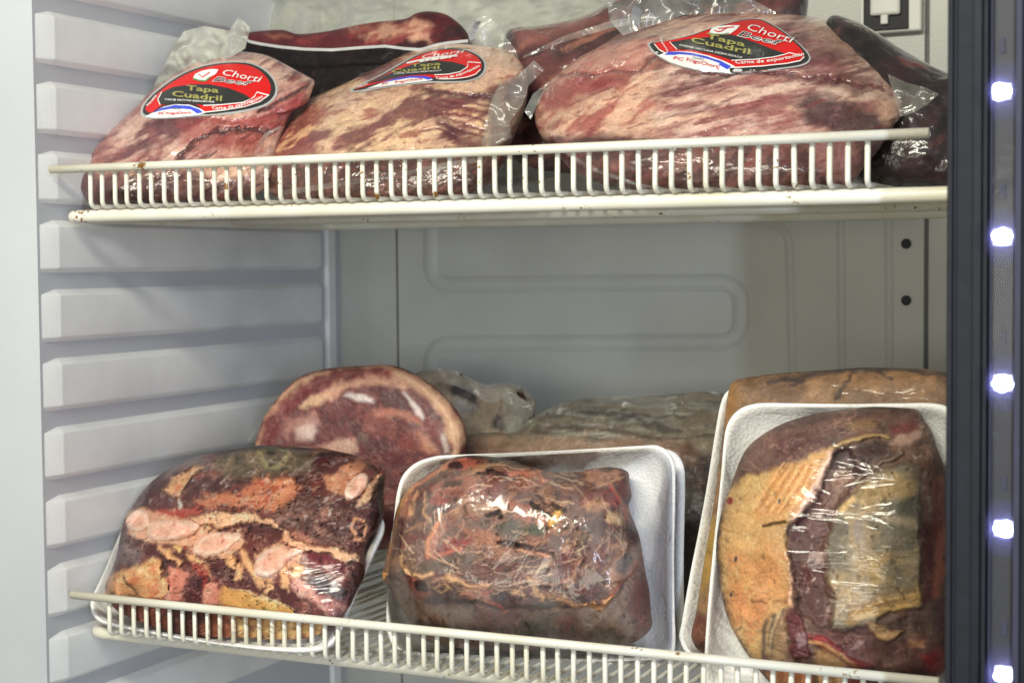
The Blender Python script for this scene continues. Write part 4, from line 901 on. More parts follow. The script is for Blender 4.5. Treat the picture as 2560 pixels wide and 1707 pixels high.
    p.poly(M1((190, 1210), (600, 1240), (640, 1400), (300, 1300)), (150, 78, 56), 10, 14, 60, .85); p.poly(M1((600, 1240), (900, 1270), (900, 1440), (620, 1390)), (84, 46, 42), 10, 12, 60, .9)
    p.poly(M1((880, 1270), (1100, 1280), (1100, 1450), (880, 1430)), (140, 78, 50), 10, 12, 60, .85); p.poly(M1((1080, 1290), (1720, 1330), (1680, 1420), (1500, 1450), (1080, 1440)), (206, 162, 102), 10, 12, 60, .9)
    p.mot((196, 182, 174), 130, .5, .12, .45, mask=p.mask(M1((380, 510), (620, 270), (900, 190), (1900, 160), (2130, 300), (1960, 740), (1360, 560), (800, 520)), 10))
    p.mot((120, 64, 42), 70, .3, .15, .6, mask=p.mask(M1((190, 1210), (1720, 1330), (1680, 1450), (620, 1430)), 8))
F1 = Frame(M1((900, 1500)), onZ(M1((900, 1500)), ZL)+.008, -3, 43)
print('tray depths', F1.O)
T1 = empty('meat_tray_pack', base_of(M1((900, 1450)), .05, ZL), 'foam tray of beef ribs with cut bone ends, wrapped in film, by the ribbed wall', 'meat tray', 'wrapped foam trays along the lower shelf fence')
t1_lip = M1((75, 1215), (85, 1150), (130, 1060), (190, 930), (250, 780), (320, 640), (420, 500), (560, 380), (800, 330), (1200, 360), (1700, 420), (2020, 520), (2110, 600), (2120, 680), (2080, 780), (2010, 930), (1930, 1110), (1860, 1290), (1800, 1420), (1740, 1490), (1640, 1525), (1450, 1530), (1100, 1500), (700, 1440), (350, 1375), (160, 1330), (95, 1280))
rim = tray(t1_lip, F1, .012, T1, zmin=ZL)
meat, mV, mF = blob('meat', M1((175, 1090), (210, 1000), (245, 900), (270, 790), (300, 640), (340, 560), (385, 490), (440, 410), (520, 330), (640, 250), (800, 180), (980, 130), (1150, 100), (1330, 90), (1500, 95), (1700, 115), (1880, 150), (2010, 195), (2110, 250), (2140, 300), (2125, 420), (2130, 560), (2080, 680), (2000, 790), (1995, 920), (1990, 1010), (1930, 1130), (1880, 1230), (1790, 1330), (1700, 1400), (1550, 1445), (1350, 1450), (1100, 1440), (850, 1430), (600, 1385), (380, 1310), (220, 1210)), F1, .056, .004, paint_t1, 'meat_tray', T1, 31, k=2.8, e=.5, na=560, nr=150, lump=.009, lf=22, zmin=ZL+.004, det=1.7, dzs=2.2)
bv1 = bvh_of(mV, mF)
def bone_paint(c, ang, rx, ry, core=(216, 160, 138)):
    def f(p):
        p.fill((228, 194, 172)); p.ell(c, rx*.74, ry*.66, ang, core, .3, 3, 60, .85); p.mot((226, 170, 140), 60, .2, .2, .6); p.mot((176, 84, 66), 110, .55, .12, .7)
    return f
for pts, cc, ang, rx, ry in ((((325, 620), (370, 560), (430, 540), (480, 570), (485, 640), (440, 690), (370, 690), (330, 660)), (405, 620), 0, 26, 24),
                             (((470, 690), (480, 640), (560, 620), (680, 615), (800, 630), (840, 660), (800, 710), (700, 750), (560, 760), (480, 735)), (640, 690), -4, 64, 24),
                             (((790, 830), (820, 770), (900, 715), (1000, 700), (1100, 705), (1130, 730), (1070, 780), (1020, 830), (920, 860), (820, 860)), (940, 780), -15, 58, 24),
                             (((1220, 950), (1240, 890), (1300, 830), (1400, 800), (1500, 810), (1560, 840), (1480, 880), (1400, 970), (1320, 1020), (1240, 1000)), (1360, 900), -28, 56, 30),
                             (((1850, 430), (1870, 370), (1940, 300), (2000, 290), (2020, 340), (1990, 410), (1930, 460), (1870, 480)), (1935, 380), -50, 34, 22)):
    patch('bone', M1(*pts), bv1, .0006, 'bone', meat, 5, 60, .006, bone_paint(M1(cc)[0], ang, rx, ry), 3)
dv1 = toward(F1, t1_lip)
wrap(mV[:150*560], 560, rim, T1, 'wrap', dv1)

# --- tray of rolled steak
def paint_t2(p):
    p.fill((114, 88, 78)); p.mot((88, 64, 60), 26, .05, .3, .8); p.mot((150, 108, 84), 50, .3, .15, .7, 20, 2); p.mot((110, 50, 46), 36, .25, .2, .7, 15, 2); p.mot((176, 132, 98), 90, .45, .1, .7, 25, 3)
    top = M2((50, 960), (70, 860), (120, 640), (150, 480), (240, 340), (430, 210), (560, 130), (760, 115), (1000, 170), (1200, 260), (1560, 360), (1660, 320), (1740, 450), (1840, 700), (1850, 860), (1700, 1050), (1600, 1150), (1420, 1170), (1000, 1170), (880, 1180), (700, 1130), (520, 1110), (340, 1130), (220, 1020), (160, 950))
    body = p.mask(top, 6, 8)
    low = p.mask(M2((20, 980), (160, 960), (340, 1140), (700, 1170), (900, 1200), (1400, 1190), (1650, 1150), (1860, 850), (1980, 900), (1980, 1600), (0, 1600)), 8, 8)
    p.mix((160, 132, 112), low*.92); p.mot((132, 78, 66), 16, .1, .3, .8, 80, 1.5, mask=low); p.mot((186, 162, 138), 30, .2, .25, .6, 80, 2, mask=low)
    for pts, c, a in ((((180, 1080), (330, 1150), (480, 1260), (430, 1380), (260, 1300)), (136, 92, 72), .7), (((700, 1190), (900, 1220), (920, 1320), (760, 1360), (690, 1260)), (126, 74, 56), .8), (((1250, 1220), (1400, 1200), (1480, 1380), (1400, 1420), (1300, 1360)), (132, 58, 44), .85), (((1800, 1000), (1900, 1060), (1930, 1280), (1840, 1300), (1790, 1160)), (130, 60, 54), .8), (((640, 1370), (1000, 1390), (980, 1470), (640, 1440)), (118, 60, 46), .7), (((1000, 1260), (1240, 1240), (1260, 1400), (1040, 1400)), (100, 90, 74), .7), (((1480, 1280), (1640, 1260), (1640, 1420), (1500, 1420)), (140, 116, 82), .6)):
        p.poly(M2(*pts), c, 22, 20, 40, a)
    p.threads(random.Random(7), 110, M2((950, 640))[0], 310, 190, [(192, 152, 122), (170, 128, 106), (204, 170, 140), (64, 44, 44), (116, 60, 58), (140, 88, 76)], w=(2.2, 7), arc=(.1, .45), amt=.8, wp=15)
    # edge fat of the slice
    p.line(M2((60, 980), (75, 860), (105, 700), (125, 610), (160, 470), (240, 350)), (222, 158, 88), 15, 6, 5, 70, .95, .003)
    p.line(M2((250, 330), (400, 240), (540, 140), (640, 118), (780, 125)), (204, 128, 92), 12, 5, 6, 70, .9, .002)
    p.poly(M2((520, 140), (640, 115), (740, 140), (720, 200), (620, 220), (540, 200)), (184, 96, 78), 8, 12, 70, .85); p.ell(M2((560, 180))[0], 20, 10, 10, (70, 40, 38))
    p.poly(M2((150, 480), (240, 370), (280, 420), (250, 560), (190, 600), (140, 590)), (186, 120, 96), 8, 16, 80, .8); p.ell(M2((190, 570))[0], 14, 12, 0, (110, 50, 50))
    p.line(M2((300, 370), (260, 470), (250, 520)), (200, 156, 112), 8, 4, 8, 80, .8)
    p.line(M2((360, 380), (340, 500), (370, 560)), (190, 146, 106), 9, 4, 12, 80, .75)
    p.poly(M2((400, 340), (480, 280), (640, 250), (700, 280), (660, 340), (540, 380), (440, 400)), (156, 98, 80), 6, 12, 80, .8); p.poly(M2((450, 330), (500, 300), (620, 275), (610, 310), (500, 350)), (80, 62, 56), 5, 6, 80, .9)
    p.poly(M2((390, 410), (440, 380), (520, 420), (480, 460), (400, 450)), (150, 62, 52), 5, 10, 80, .8)
    p.poly(M2((1000, 240), (1080, 220), (1180, 260), (1170, 340), (1060, 360), (990, 330)), (134, 82, 66), 6, 10, 80, .85); p.line(M2((950, 240), (1020, 225), (1130, 235), (1180, 290)), (206, 124, 92), 10, 4, 8, 80, .85)
    p.line(M2((720, 240), (820, 230), (900, 250), (930, 280)), BLK, 10, 5, 10, 80, .8, -.004)
    p.poly(M2((1290, 260), (1500, 300), (1580, 340), (1440, 330), (1320, 300)), (96, 60, 54), 8, 10, 70, .8)
    p.poly(M2((1420, 230), (1560, 200), (1680, 210), (1760, 250), (1700, 290), (1560, 290)), (170, 118, 94), 8, 14, 70, .8); p.poly(M2((1680, 290), (1770, 260), (1800, 380), (1740, 400)), (110, 56, 52), 8, 10, 70, .8)
    p.poly(M2((360, 800), (370, 700), (420, 590), (480, 560), (520, 610), (440, 700), (420, 800)), (168, 112, 90), 6, 12, 80, .8)
    p.line(M2((370, 810), (375, 720), (420, 610), (460, 510)), (216, 142, 100), 8, 4, 6, 80, .8)
    p.poly(M2((420, 780), (520, 700), (680, 670), (660, 730), (520, 780), (430, 810)), (140, 54, 52), 8, 12, 80, .8); p.line(M2((360, 800), (400, 820), (440, 800), (600, 760)), (186, 104, 80), 8, 4, 6, 80, .8)
    p.poly(M2((540, 600), (700, 600), (860, 660), (940, 740), (860, 820), (720, 760), (640, 660)), (160, 104, 78), 10, 20, 60, .7)
    p.poly(M2((930, 420), (1060, 440), (1090, 540), (1050, 580), (960, 540)), (160, 96, 74), 6, 12, 80, .75); p.poly(M2((1110, 580), (1140, 510), (1200, 520), (1190, 590)), (170, 110, 84), 5, 8, 80, .8)
    p.poly(M2((1200, 560), (1260, 490), (1310, 480), (1290, 560), (1220, 620)), (216, 164, 84), 5, 8, 80, .9, .002)
    for pts in (((770, 530), (860, 515), (870, 535)), ((1090, 445), (1150, 490), (1220, 525)), ((1240, 450), (1330, 495)), ((860, 715), (900, 700), (1000, 740))): p.line(M2(*pts), BLK, 7, 4, 5, 80, .9, -.004)
    p.ell(M2((990, 620))[0], 50, 22, 0, (62, 68, 52), .4, 14, 60, .6, -.001); p.ell(M2((1120, 640))[0], 26, 14, 10, (60, 72, 48), .4, 8, 60, .7)
    p.line(M2((900, 735), (1010, 745), (1120, 775), (1230, 805)), (72, 36, 36), 12, 5, 8, 70, .9, -.004); p.line(M2((1000, 770), (1120, 795), (1210, 810)), (214, 146, 108), 7, 4, 5, 70, .8)
    p.poly(M2((1060, 690), (1160, 680), (1190, 740), (1080, 750)), (150, 86, 62), 8, 10, 70, .8)
    p.poly(M2((520, 960), (700, 880), (900, 860), (1080, 920), (1200, 980), (1000, 1000), (740, 1020), (600, 1000)), (106, 66, 60), 10, 14, 60, .85)
    p.poly(M2((200, 860), (420, 830), (660, 800), (740, 830), (500, 920), (300, 960)), (92, 74, 62), 10, 14, 60, .8)
    p.line(M2((165, 820), (180, 880), (240, 930), (340, 960), (400, 940)), (206, 160, 116), 11, 5, 6, 70, .9, .002)
    p.poly(M2((170, 960), (240, 950), (350, 1010), (380, 1090), (330, 1120), (220, 1030)), (178, 98, 80), 8, 12, 70, .85); p.ell(M2((320, 1020))[0], 20, 12, 30, (76, 44, 44))
    p.poly(M2((400, 1020), (520, 990), (580, 1020), (540, 1110), (420, 1100)), (96, 60, 52), 6, 10, 80, .85); p.rim(M2((400, 1030), (480, 1000), (520, 1030), (460, 1060)), (196, 150, 106), 6, 3, 5)
    p.line(M2((520, 960), (580, 990), (680, 1020), (800, 1030)), (214, 160, 114), 13, 5, 7, 70, .9, .002)
    p.poly(M2((620, 1040), (760, 1020), (830, 1060), (790, 1130), (680, 1110), (600, 1100)), (192, 132, 106), 8, 12, 70, .85); p.poly(M2((740, 1060), (820, 1050), (790, 1110)), (190, 88, 76), 6, 8, 70, .8)
    p.poly(M2((800, 1080), (900, 1040), (960, 1090), (900, 1150), (810, 1110)), (72, 44, 46), 6, 10, 80, .9); p.line(M2((780, 1130), (860, 1160), (900, 1190)), (196, 92, 70), 9, 5, 5, 80, .9)
    p.poly(M2((1210, 940), (1240, 910), (1290, 900), (1280, 930), (1220, 950)), (222, 166, 118), 4, 5, 80, .9)
    p.poly(M2((1230, 970), (1200, 900), (1290, 800), (1400, 810), (1400, 920), (1340, 980)), (104, 56, 54), 8, 10, 70, .9); p.line(M2((1120, 990), (1260, 1010), (1360, 970), (1410, 880), (1450, 830)), (176, 128, 104), 9, 4, 6, 70, .9, .002)
    p.line(M2((1060, 970), (1130, 1010), (1100, 1070), (1150, 1090)), (206, 158, 112), 12, 5, 12, 80, .8)
    p.poly(M2((1120, 990), (1400, 1030), (1560, 1000), (1500, 1090), (1300, 1070), (1150, 1030)), (98, 54, 50), 8, 12, 70, .8)
    p.line(M2((960, 1050), (1030, 1080)), (214, 166, 124), 9, 4, 5, 80, .85)
    p.line(M2((1200, 1090), (1300, 1110), (1420, 1160), (1560, 1160), (1680, 1090)), (212, 152, 98), 12, 5, 10, 80, .85, .002)
    p.poly(M2((1250, 1040), (1450, 1060), (1480, 1110), (1330, 1100)), (74, 50, 46), 6, 10, 80, .8)
    p.poly(M2((1480, 720), (1650, 720), (1620, 860), (1500, 980), (1440, 840)), (118, 70, 64), 10, 14, 70, .8)
    p.poly(M2((1620, 940), (1660, 810), (1760, 770), (1840, 790), (1840, 860), (1740, 960), (1650, 1010)), (192, 146, 122), 5, 8, 70, .9, .003); p.poly(M2((1660, 920), (1700, 810), (1780, 790), (1800, 830), (1730, 930)), (124, 112, 104), 5, 6, 70, .9)
    p.line(M2((1850, 830), (1800, 930), (1700, 1010), (1640, 1080)), (178, 96, 66), 11, 5, 6, 70, .85)
    p.poly(M2((1560, 370), (1660, 320), (1720, 430), (1690, 470), (1600, 440)), (116, 56, 54), 6, 10, 80, .85); p.line(M2((1640, 320), (1700, 400), (1730, 470), (1760, 560)), (186, 90, 70), 10, 5, 6, 80, .85)
    p.poly(M2((1440, 450), (1540, 400), (1620, 440), (1560, 520), (1480, 500)), (174, 132, 100), 8, 12, 70, .8)
    p.poly(M2((1620, 480), (1700, 500), (1720, 600), (1660, 620), (1600, 560)), (196, 160, 120), 6, 12, 80, .8)
    p.poly(M2((1740, 560), (1800, 580), (1840, 690), (1800, 730), (1730, 660)), (84, 48, 54), 8, 10, 80, .85)
    p.poly(M2((1390, 660), (1450, 600), (1490, 680), (1420, 760)), (70, 58, 50), 8, 10, 70, .8)
    p.threads(random.Random(8), 70, M2((950, 640))[0], 300, 180, [(200, 164, 132), (208, 176, 146), (180, 138, 112)], w=(1.8, 4.5), arc=(.1, .4), amt=.7, wp=12)
    e = body*.012
    return e
F2 = Frame(M2((1100, 1548)), onZ(M2((1100, 1548)), ZL)+.012, 9, 14)
print('tray depths', F2.O)
T2 = empty('meat_tray_pack', base_of(M2((1100, 1540)), .062, ZL), 'foam tray of dark marbled steaks under hazy film standing upright mid shelf', 'meat tray', 'wrapped foam trays along the lower shelf fence')
t2_lip = M2((80, 1080), (95, 900), (115, 680), (132, 500), (150, 360), (190, 245), (280, 160), (400, 118), (520, 105), (1000, 88), (1500, 62), (1860, 40), (1960, 38), (2035, 75), (2080, 150), (2092, 300), (2082, 800), (2086, 1200), (2092, 1400), (2075, 1490), (2000, 1528), (1400, 1548), (700, 1550), (300, 1535), (180, 1490), (105, 1410), (75, 1280))
rim = tray(t2_lip, F2, .016, T2, zmin=ZL)
_, mV, mF = blob('meat', M2((45, 960), (60, 870), (90, 730), (115, 640), (140, 500), (180, 400), (240, 325), (330, 260), (430, 195), (520, 135), (620, 108), (760, 110), (900, 130), (1050, 170), (1200, 215), (1400, 222), (1520, 198), (1650, 188), (1760, 220), (1775, 300), (1790, 390), (1770, 470), (1810, 580), (1845, 680), (1865, 800), (1885, 920), (1912, 1050), (1925, 1200), (1930, 1300), (1860, 1380), (1750, 1425), (1400, 1455), (1000, 1470), (600, 1455), (350, 1400), (250, 1290), (170, 1160), (90, 1040)), F2, .048, .010, paint_t2, 'meat_tray', T2, 32, k=3.2, e=.5, na=560, nr=150, lump=.005, zmin=ZL+.004, det=1.2, dzs=1.6)
wrap(mV[:150*560], 560, rim, T2, 'wrap_milky', toward(F2, t2_lip))
# spare tray standing behind it
F2b = Frame(M2((1100, 1548)), F2.O[1]+.038, 9, 14)
T2b = empty('meat_tray_pack', base_of(M2((1100, 1500)), .10, ZL), 'second foam tray nested right behind the tray of marbled steaks', 'meat tray')
rim = tray([(x+24, y+9) for x, y in t2_lip], F2b, .014, T2b, zmin=ZL)
def paint_brown(p): p.fill((120, 92, 74)); p.mot((80, 58, 50), 40, .1, .3, .8); p.mot((164, 124, 92), 60, .3, .2, .7)
blob('meat', [(x+10+(1340-x)*.05, y+8+(1380-y)*.05) for x, y in t2_lip], F2b, .012, .002, paint_brown, 'meat_tray', T2b, 33, k=5, na=200, nr=50, zmin=ZL+.004)

# --- tray of brisket at the post
def paint_t3(p):
    p.fill((112, 84, 70)); p.mot((92, 68, 62), 20, .1, .3, .7)
    # upper left grey brown hide
    p.poly(M3((200, 480), (260, 340), (360, 240), (560, 150), (900, 90), (1220, 95), (1240, 160), (1000, 230), (860, 270), (740, 310), (600, 380), (420, 410), (280, 470)), (98, 74, 68), 14, 18, 40, .95)
    p.mot((126, 92, 80), 22, .15, .3, .7, 25, 2.5, mask=p.mask(M3((200, 480), (360, 240), (900, 90), (1240, 160), (740, 310), (420, 410)), 20)); p.mot((70, 54, 52), 30, .25, .2, .7, 25, 2.5, mask=p.mask(M3((300, 300), (560, 150), (1220, 95), (1240, 160), (700, 310)), 20))
    p.poly(M3((780, 170), (900, 150), (1000, 160), (960, 200), (820, 200)), (140, 108, 74), 10, 12, 50, .8)
    p.poly(M3((400, 300), (560, 250), (700, 240), (680, 300), (560, 350), (430, 360)), (92, 54, 56), 16, 18, 50, .7)
    # orange fat, left
    left = M3((190, 520), (280, 450), (460, 420), (600, 370), (720, 310), (740, 330), (700, 460), (620, 590), (500, 720), (500, 860), (520, 1010), (510, 1160), (420, 1210), (370, 1300), (350, 1460), (300, 1440), (200, 1290), (150, 1100), (120, 900), (140, 680))
    m = p.mask(left, 8, 10, 50); p.mix((192, 154, 102), m)
    p.mot((156, 130, 112), 26, .1, .3, .8, 60, 2, mask=m*p.mask(M3((120, 600), (300, 420), (380, 500), (300, 760), (180, 960), (110, 900)), 20, 16))
    p.poly(M3((250, 900), (380, 800), (480, 860), (500, 1010), (510, 1150), (420, 1190), (320, 1300), (230, 1280), (180, 1160), (200, 980)), (202, 140, 84), 34, 20, 40, .65)
    p.mot((212, 146, 96), 30, .1, .25, .7, 70, 3, mask=m*p.mask(M3((180, 880), (500, 840), (510, 1180), (300, 1400), (170, 1200)), 20))
    p.poly(M3((420, 420), (600, 380), (700, 330), (640, 480), (560, 600), (480, 690), (300, 700), (350, 560)), (202, 150, 92), 16, 14, 50, .7)
    for k in range(16):
        x = 330+k*22; p.line(M3((x+150, 380+k*3), (x+70, 500+k*6), (x-20, 640+k*4)), (170, 110, 62) if k % 2 else (222, 172, 120), 4.5, 3, 4, 60, .6, -.0008 if k % 2 else .0008)
    p.line(M3((370, 730), (430, 715), (490, 712)), (110, 84, 44), 6, 3, 4, 60, .9, -.004)
    p.line(M3((735, 320), (700, 400), (660, 520), (600, 600), (530, 700)), (226, 188, 164), 22, 7, 6, 60, .95, .003)
    p.line(M3((492, 870), (512, 960), (520, 1060), (510, 1150)), (230, 180, 140), 15, 6, 5, 60, .9, .003)
    for c0, r0 in (((455, 592), 6), ((218, 908), 8), ((190, 1100), 6)): p.ell(M3(c0)[0], r0*.6, r0, 15, (70, 72, 70), .4, 2)
    p.ell(M3((185, 590))[0], 8, 10, 0, (130, 44, 40), .4, 3)
    p.poly(M3((340, 1400), (400, 1260), (480, 1180), (500, 1300), (490, 1440), (420, 1470)), (150, 120, 86), 8, 8, 60, .9)
    for k in range(5): p.line(M3((480-k*24, 1185+k*14), (420-k*12, 1290+k*10), (400-k*8, 1420)), (84, 76, 66) if k % 2 == 0 else (190, 156, 112), 8, 4, 5, 60, .8)
    # dark muscle seam
    p.poly(M3((500, 740), (560, 660), (640, 600), (700, 470), (740, 340), (840, 320), (880, 440), (800, 560), (730, 680), (720, 800), (700, 960), (740, 1120), (730, 1280), (640, 1260), (560, 1180), (530, 1020), (500, 860)), (92, 62, 56), 8, 14, 60, .95, -.004)
    p.poly(M3((505, 740), (600, 630), (620, 700), (570, 780), (510, 830)), (76, 38, 40), 6, 10, 70, .9); p.poly(M3((580, 960), (640, 870), (690, 850), (700, 960), (640, 1040), (580, 1060)), (86, 46, 46), 6, 10, 70, .9)
    p.mot((176, 150, 136), 90, .38, .12, .7, 60, 2, mask=p.mask(M3((560, 660), (640, 600), (730, 680), (700, 960), (730, 1200), (600, 1100), (540, 860)), 10))
    p.poly(M3((700, 480), (760, 480), (860, 480), (800, 540), (730, 640), (690, 640)), (130, 100, 84), 8, 12, 60, .8)
    p.poly(M3((740, 340), (900, 280), (1060, 250), (1070, 320), (960, 400), (880, 460), (780, 440)), (66, 42, 40), 8, 12, 60, .92)
    p.line(M3((740, 310), (860, 260), (960, 235), (1040, 240)), (178, 146, 96), 11, 5, 7, 60, .9, .003)
    for k in range(4): p.line(M3((740+k*22, 430-k*4), (800+k*20, 490-k*8)), (150, 110, 84), 4, 2.5, 3, 60, .7)
    p.line(M3((840, 520), (900, 460), (1000, 390), (1120, 330)), (120, 104, 90), 9, 4, 5, 60, .85, .002)
    p.poly(M3((1050, 280), (1100, 230), (1220, 180), (1240, 240), (1120, 290)), (166, 134, 118), 6, 8, 60, .85); p.poly(M3((1060, 180), (1200, 150), (1230, 190), (1080, 230)), (112, 50, 48), 8, 10, 60, .85)
    # right slab olive and grey
    slab = M3((780, 640), (860, 540), (1000, 430), (1150, 380), (1230, 420), (1220, 700), (1225, 900), (1230, 1160), (1050, 1200), (860, 1280), (740, 1300), (750, 1120), (700, 1000), (730, 760))
    m = p.mask(slab, 7, 10, 60); p.mix((148, 130, 104), m, .004)
    p.mot((100, 92, 76), 22, .05, .2, .85, mask=m); p.mot((166, 138, 98), 26, .2, .2, .7, mask=m); p.mot((126, 118, 116), 30, .3, .15, .7, mask=m*p.mask(M3((730, 680), (900, 700), (980, 1150), (760, 1250)), 30))
    p.poly(M3((1000, 620), (1100, 570), (1210, 590), (1210, 700), (1080, 660)), (84, 80, 68), 14, 14, 50, .8); p.poly(M3((930, 780), (1060, 700), (1200, 740), (1200, 880), (1060, 880), (930, 860)), (90, 84, 70), 16, 18, 50, .8)
    p.poly(M3((880, 500), (1100, 440), (1210, 480), (1200, 560), (1000, 580), (860, 620)), (152, 124, 78), 16, 14, 50, .8); p.poly(M3((760, 640), (850, 560), (880, 580), (800, 660)), (206, 166, 106), 6, 8, 60, .8)
    p.poly(M3((930, 900), (1040, 850), (1110, 920), (1060, 1020), (960, 1060)), (166, 136, 84), 12, 14, 50, .75); p.poly(M3((1000, 940), (1080, 900), (1130, 960), (1080, 1040), (1020, 1010)), (90, 84, 70), 12, 12, 50, .75)
    p.poly(M3((800, 1240), (860, 1190), (1000, 1120), (1225, 1080), (1230, 1160), (1050, 1200), (820, 1270)), (192, 152, 88), 6, 8, 60, .9)
    for k in range(6): p.line(M3((830, 1225-k*10), (1000, 1170-k*14), (1220, 1130-k*16)), (146, 110, 62), 3.5, 2, 3, 60, .7)
    # right edge and base: red muscle
    p.poly(M3((1230, 300), (1290, 300), (1290, 700), (1280, 1200), (1240, 1200), (1225, 700)), (126, 88, 76), 8, 10, 60, .85); p.mot((190, 164, 144), 80, .2, .15, .7, mask=p.mask(M3((1160, 330), (1270, 290), (1280, 650), (1220, 640), (1210, 420)), 8))
    p.poly(M3((1225, 720), (1290, 720), (1300, 1000), (1290, 1150), (1240, 1180), (1230, 1000)), (96, 38, 42), 8, 10, 60, .9); p.poly(M3((1290, 500), (1360, 450), (1370, 900), (1340, 1100), (1290, 1120), (1310, 800)), (190, 112, 90), 8, 10, 60, .85)
    p.mot((120, 40, 44), 36, .2, .2, .8, 80, 3, mask=p.mask(M3((1290, 500), (1370, 450), (1390, 1300), (1290, 1300)), 8))
    p.poly(M3((1040, 1260), (1120, 1190), (1230, 1170), (1250, 1340), (1140, 1350), (1060, 1350)), (82, 56, 48), 8, 10, 60, .9)
    p.poly(M3((640, 1290), (760, 1300), (930, 1260), (1060, 1350), (1260, 1340), (1390, 1300), (1390, 1560), (1150, 1560), (980, 1490), (830, 1420), (640, 1330)), (100, 62, 56), 10, 14, 60, .9); p.mot((140, 96, 84), 50, .15, .2, .7, 80, 3, mask=p.mask(M3((700, 1300), (1390, 1300), (1390, 1540), (900, 1480)), 10))
    p.poly(M3((920, 1250), (1000, 1260), (1060, 1300), (1130, 1290), (1060, 1350), (980, 1340)), (190, 150, 104), 5, 8, 70, .9, .003); p.poly(M3((1160, 1350), (1240, 1350), (1240, 1390), (1180, 1380)), (196, 140, 102), 5, 6, 70, .85)
    p.poly(M3((840, 1400), (880, 1345), (910, 1355), (890, 1390)), (176, 142, 130), 4, 4, 70, .9)
    p.poly(M3((590, 1320), (700, 1330), (830, 1430), (960, 1490), (900, 1500), (760, 1440)), (150, 44, 48), 8, 8, 60, .9, .003)
    p.line(M3((620, 1355), (700, 1370), (800, 1440), (880, 1500)), (216, 160, 106), 10, 4, 5, 60, .9)
    p.poly(M3((640, 1390), (700, 1390), (820, 1480), (860, 1640), (680, 1640), (640, 1500)), (196, 148, 94), 8, 12, 60, .9); p.mot((120, 48, 44), 40, .2, .15, .8, 40, 2, mask=p.mask(M3((640, 1440), (1000, 1500), (1000, 1700), (640, 1700)), 8))
    p.poly(M3((490, 1200), (540, 1170), (590, 1240), (600, 1340), (620, 1420), (560, 1460), (510, 1420), (520, 1340), (490, 1290)), (94, 42, 46), 6, 10, 70, .95, .003); p.poly(M3((540, 1320), (590, 1310), (610, 1370), (560, 1390)), (150, 120, 120), 5, 8, 70, .8)
    p.poly(M3((1200, 1430), (1300, 1390), (1390, 1400), (1390, 1530), (1280, 1530)), (136, 46, 50), 10, 12, 60, .9); p.poly(M3((1300, 1150), (1390, 1100), (1390, 1400), (1310, 1360)), (96, 44, 52), 10, 10, 60, .8)
    p.poly(M3((380, 1520), (500, 1500), (640, 1500), (640, 1660), (440, 1660)), (200, 130, 84), 10, 10, 60, .9)
F3 = Frame(M3((700, 1690)), max(.05, onZ(M3((700, 1690)), ZL)), 2, 15)
print('tray depths', F3.O, onZ(M3((700, 1690)), ZL))
T3 = empty('meat_tray_pack', base_of(M3((700, 1690)), .06, ZL), 'foam tray with orange fat and grey brisket slab beside the dark door post', 'meat tray', 'wrapped foam trays along the lower shelf fence')
t3_lip = M3((42, 1560), (48, 1420), (60, 1230), (78, 1020), (98, 820), (120, 620), (138, 440), (150, 290), (165, 195), (200, 128), (260, 82), (350, 62), (500, 62), (800, 66), (1100, 62), (1280, 62), (1370, 85), (1420, 150), (1440, 300), (1450, 700), (1450, 1200), (1450, 1560), (1400, 1650), (1250, 1680), (700, 1690), (250, 1690), (110, 1670), (60, 1630))
rim = tray(t3_lip, F3, .016, T3, zmin=ZL)
_, mV, mF = blob('meat', M3((112, 800), (132, 680), (162, 590), (200, 480), (240, 370), (290, 290), (380, 220), (500, 160), (650, 118), (800, 95), (950, 80), (1100, 84), (1200, 95), (1240, 150), (1285, 220), (1310, 300), (1345, 400), (1355, 600), (1362, 900), (1372, 1100), (1385, 1350), (1375, 1480), (1300, 1560), (1200, 1620), (1000, 1650), (700, 1655), (520, 1640), (400, 1575), (290, 1440), (220, 1330), (170, 1220), (135, 1080), (112, 920)), F3, .038, .010, paint_t3, 'meat_tray', T3, 34, k=3.0, e=.5, na=560, nr=150, lump=.006, zmin=ZL+.004, det=.9, dzs=1.6)
wrap(mV[:150*560], 560, rim, T3, 'wrap', toward(F3, t3_lip))
# tray behind it with the brown slab
def paint_t3b(p):
    p.fill((140, 108, 78)); p.mot((112, 86, 66), 26, .1, .3, .8); p.mot((166, 128, 88), 40, .3, .2, .6)
    p.line(M5((1480, 90), (1600, 82), (1720, 66), (1880, 44), (2000, 40), (2290, 62)), (70, 60, 60), 12, 6, 9, 50, .85)
    p.line(M5((1590, 90), (1640, 105), (1590, 118)), (64, 54, 56), 6, 4, 8, 60, .9); p.line(M5((1890, 45), (1850, 95), (1830, 130), (1790, 190)), (62, 52, 54), 10, 5, 12, 60, .9); p.line(M5((1990, 45), (2020, 75), (2050, 90)), (70, 56, 58), 6, 4, 8, 60, .9)
    p.line(M5((1310, 110), (1300, 250)), (176, 126, 60), 26, 14, 6, 50, .6)
    p.poly([(x*1.08844, y*1.08844) for x, y in ((1560, 1480), (1600, 1400), (1650, 1420), (1650, 1560), (1560, 1560))], (110, 62, 48), 12, 12, 50, .8); p.poly([(x*1.08844, y*1.08844) for x, y in ((1590, 1200), (1640, 1160), (1660, 1300), (1610, 1360))], (172, 136, 62), 14, 10, 50, .8)
F3b = Frame(D((1900, 1500)), .115, 2, 17)
T3b = empty('meat_tray_pack', base_of(D((1900, 1500)), .12, ZL), 'taller foam tray with brown slab of meat leaning behind the brisket tray', 'meat tray')
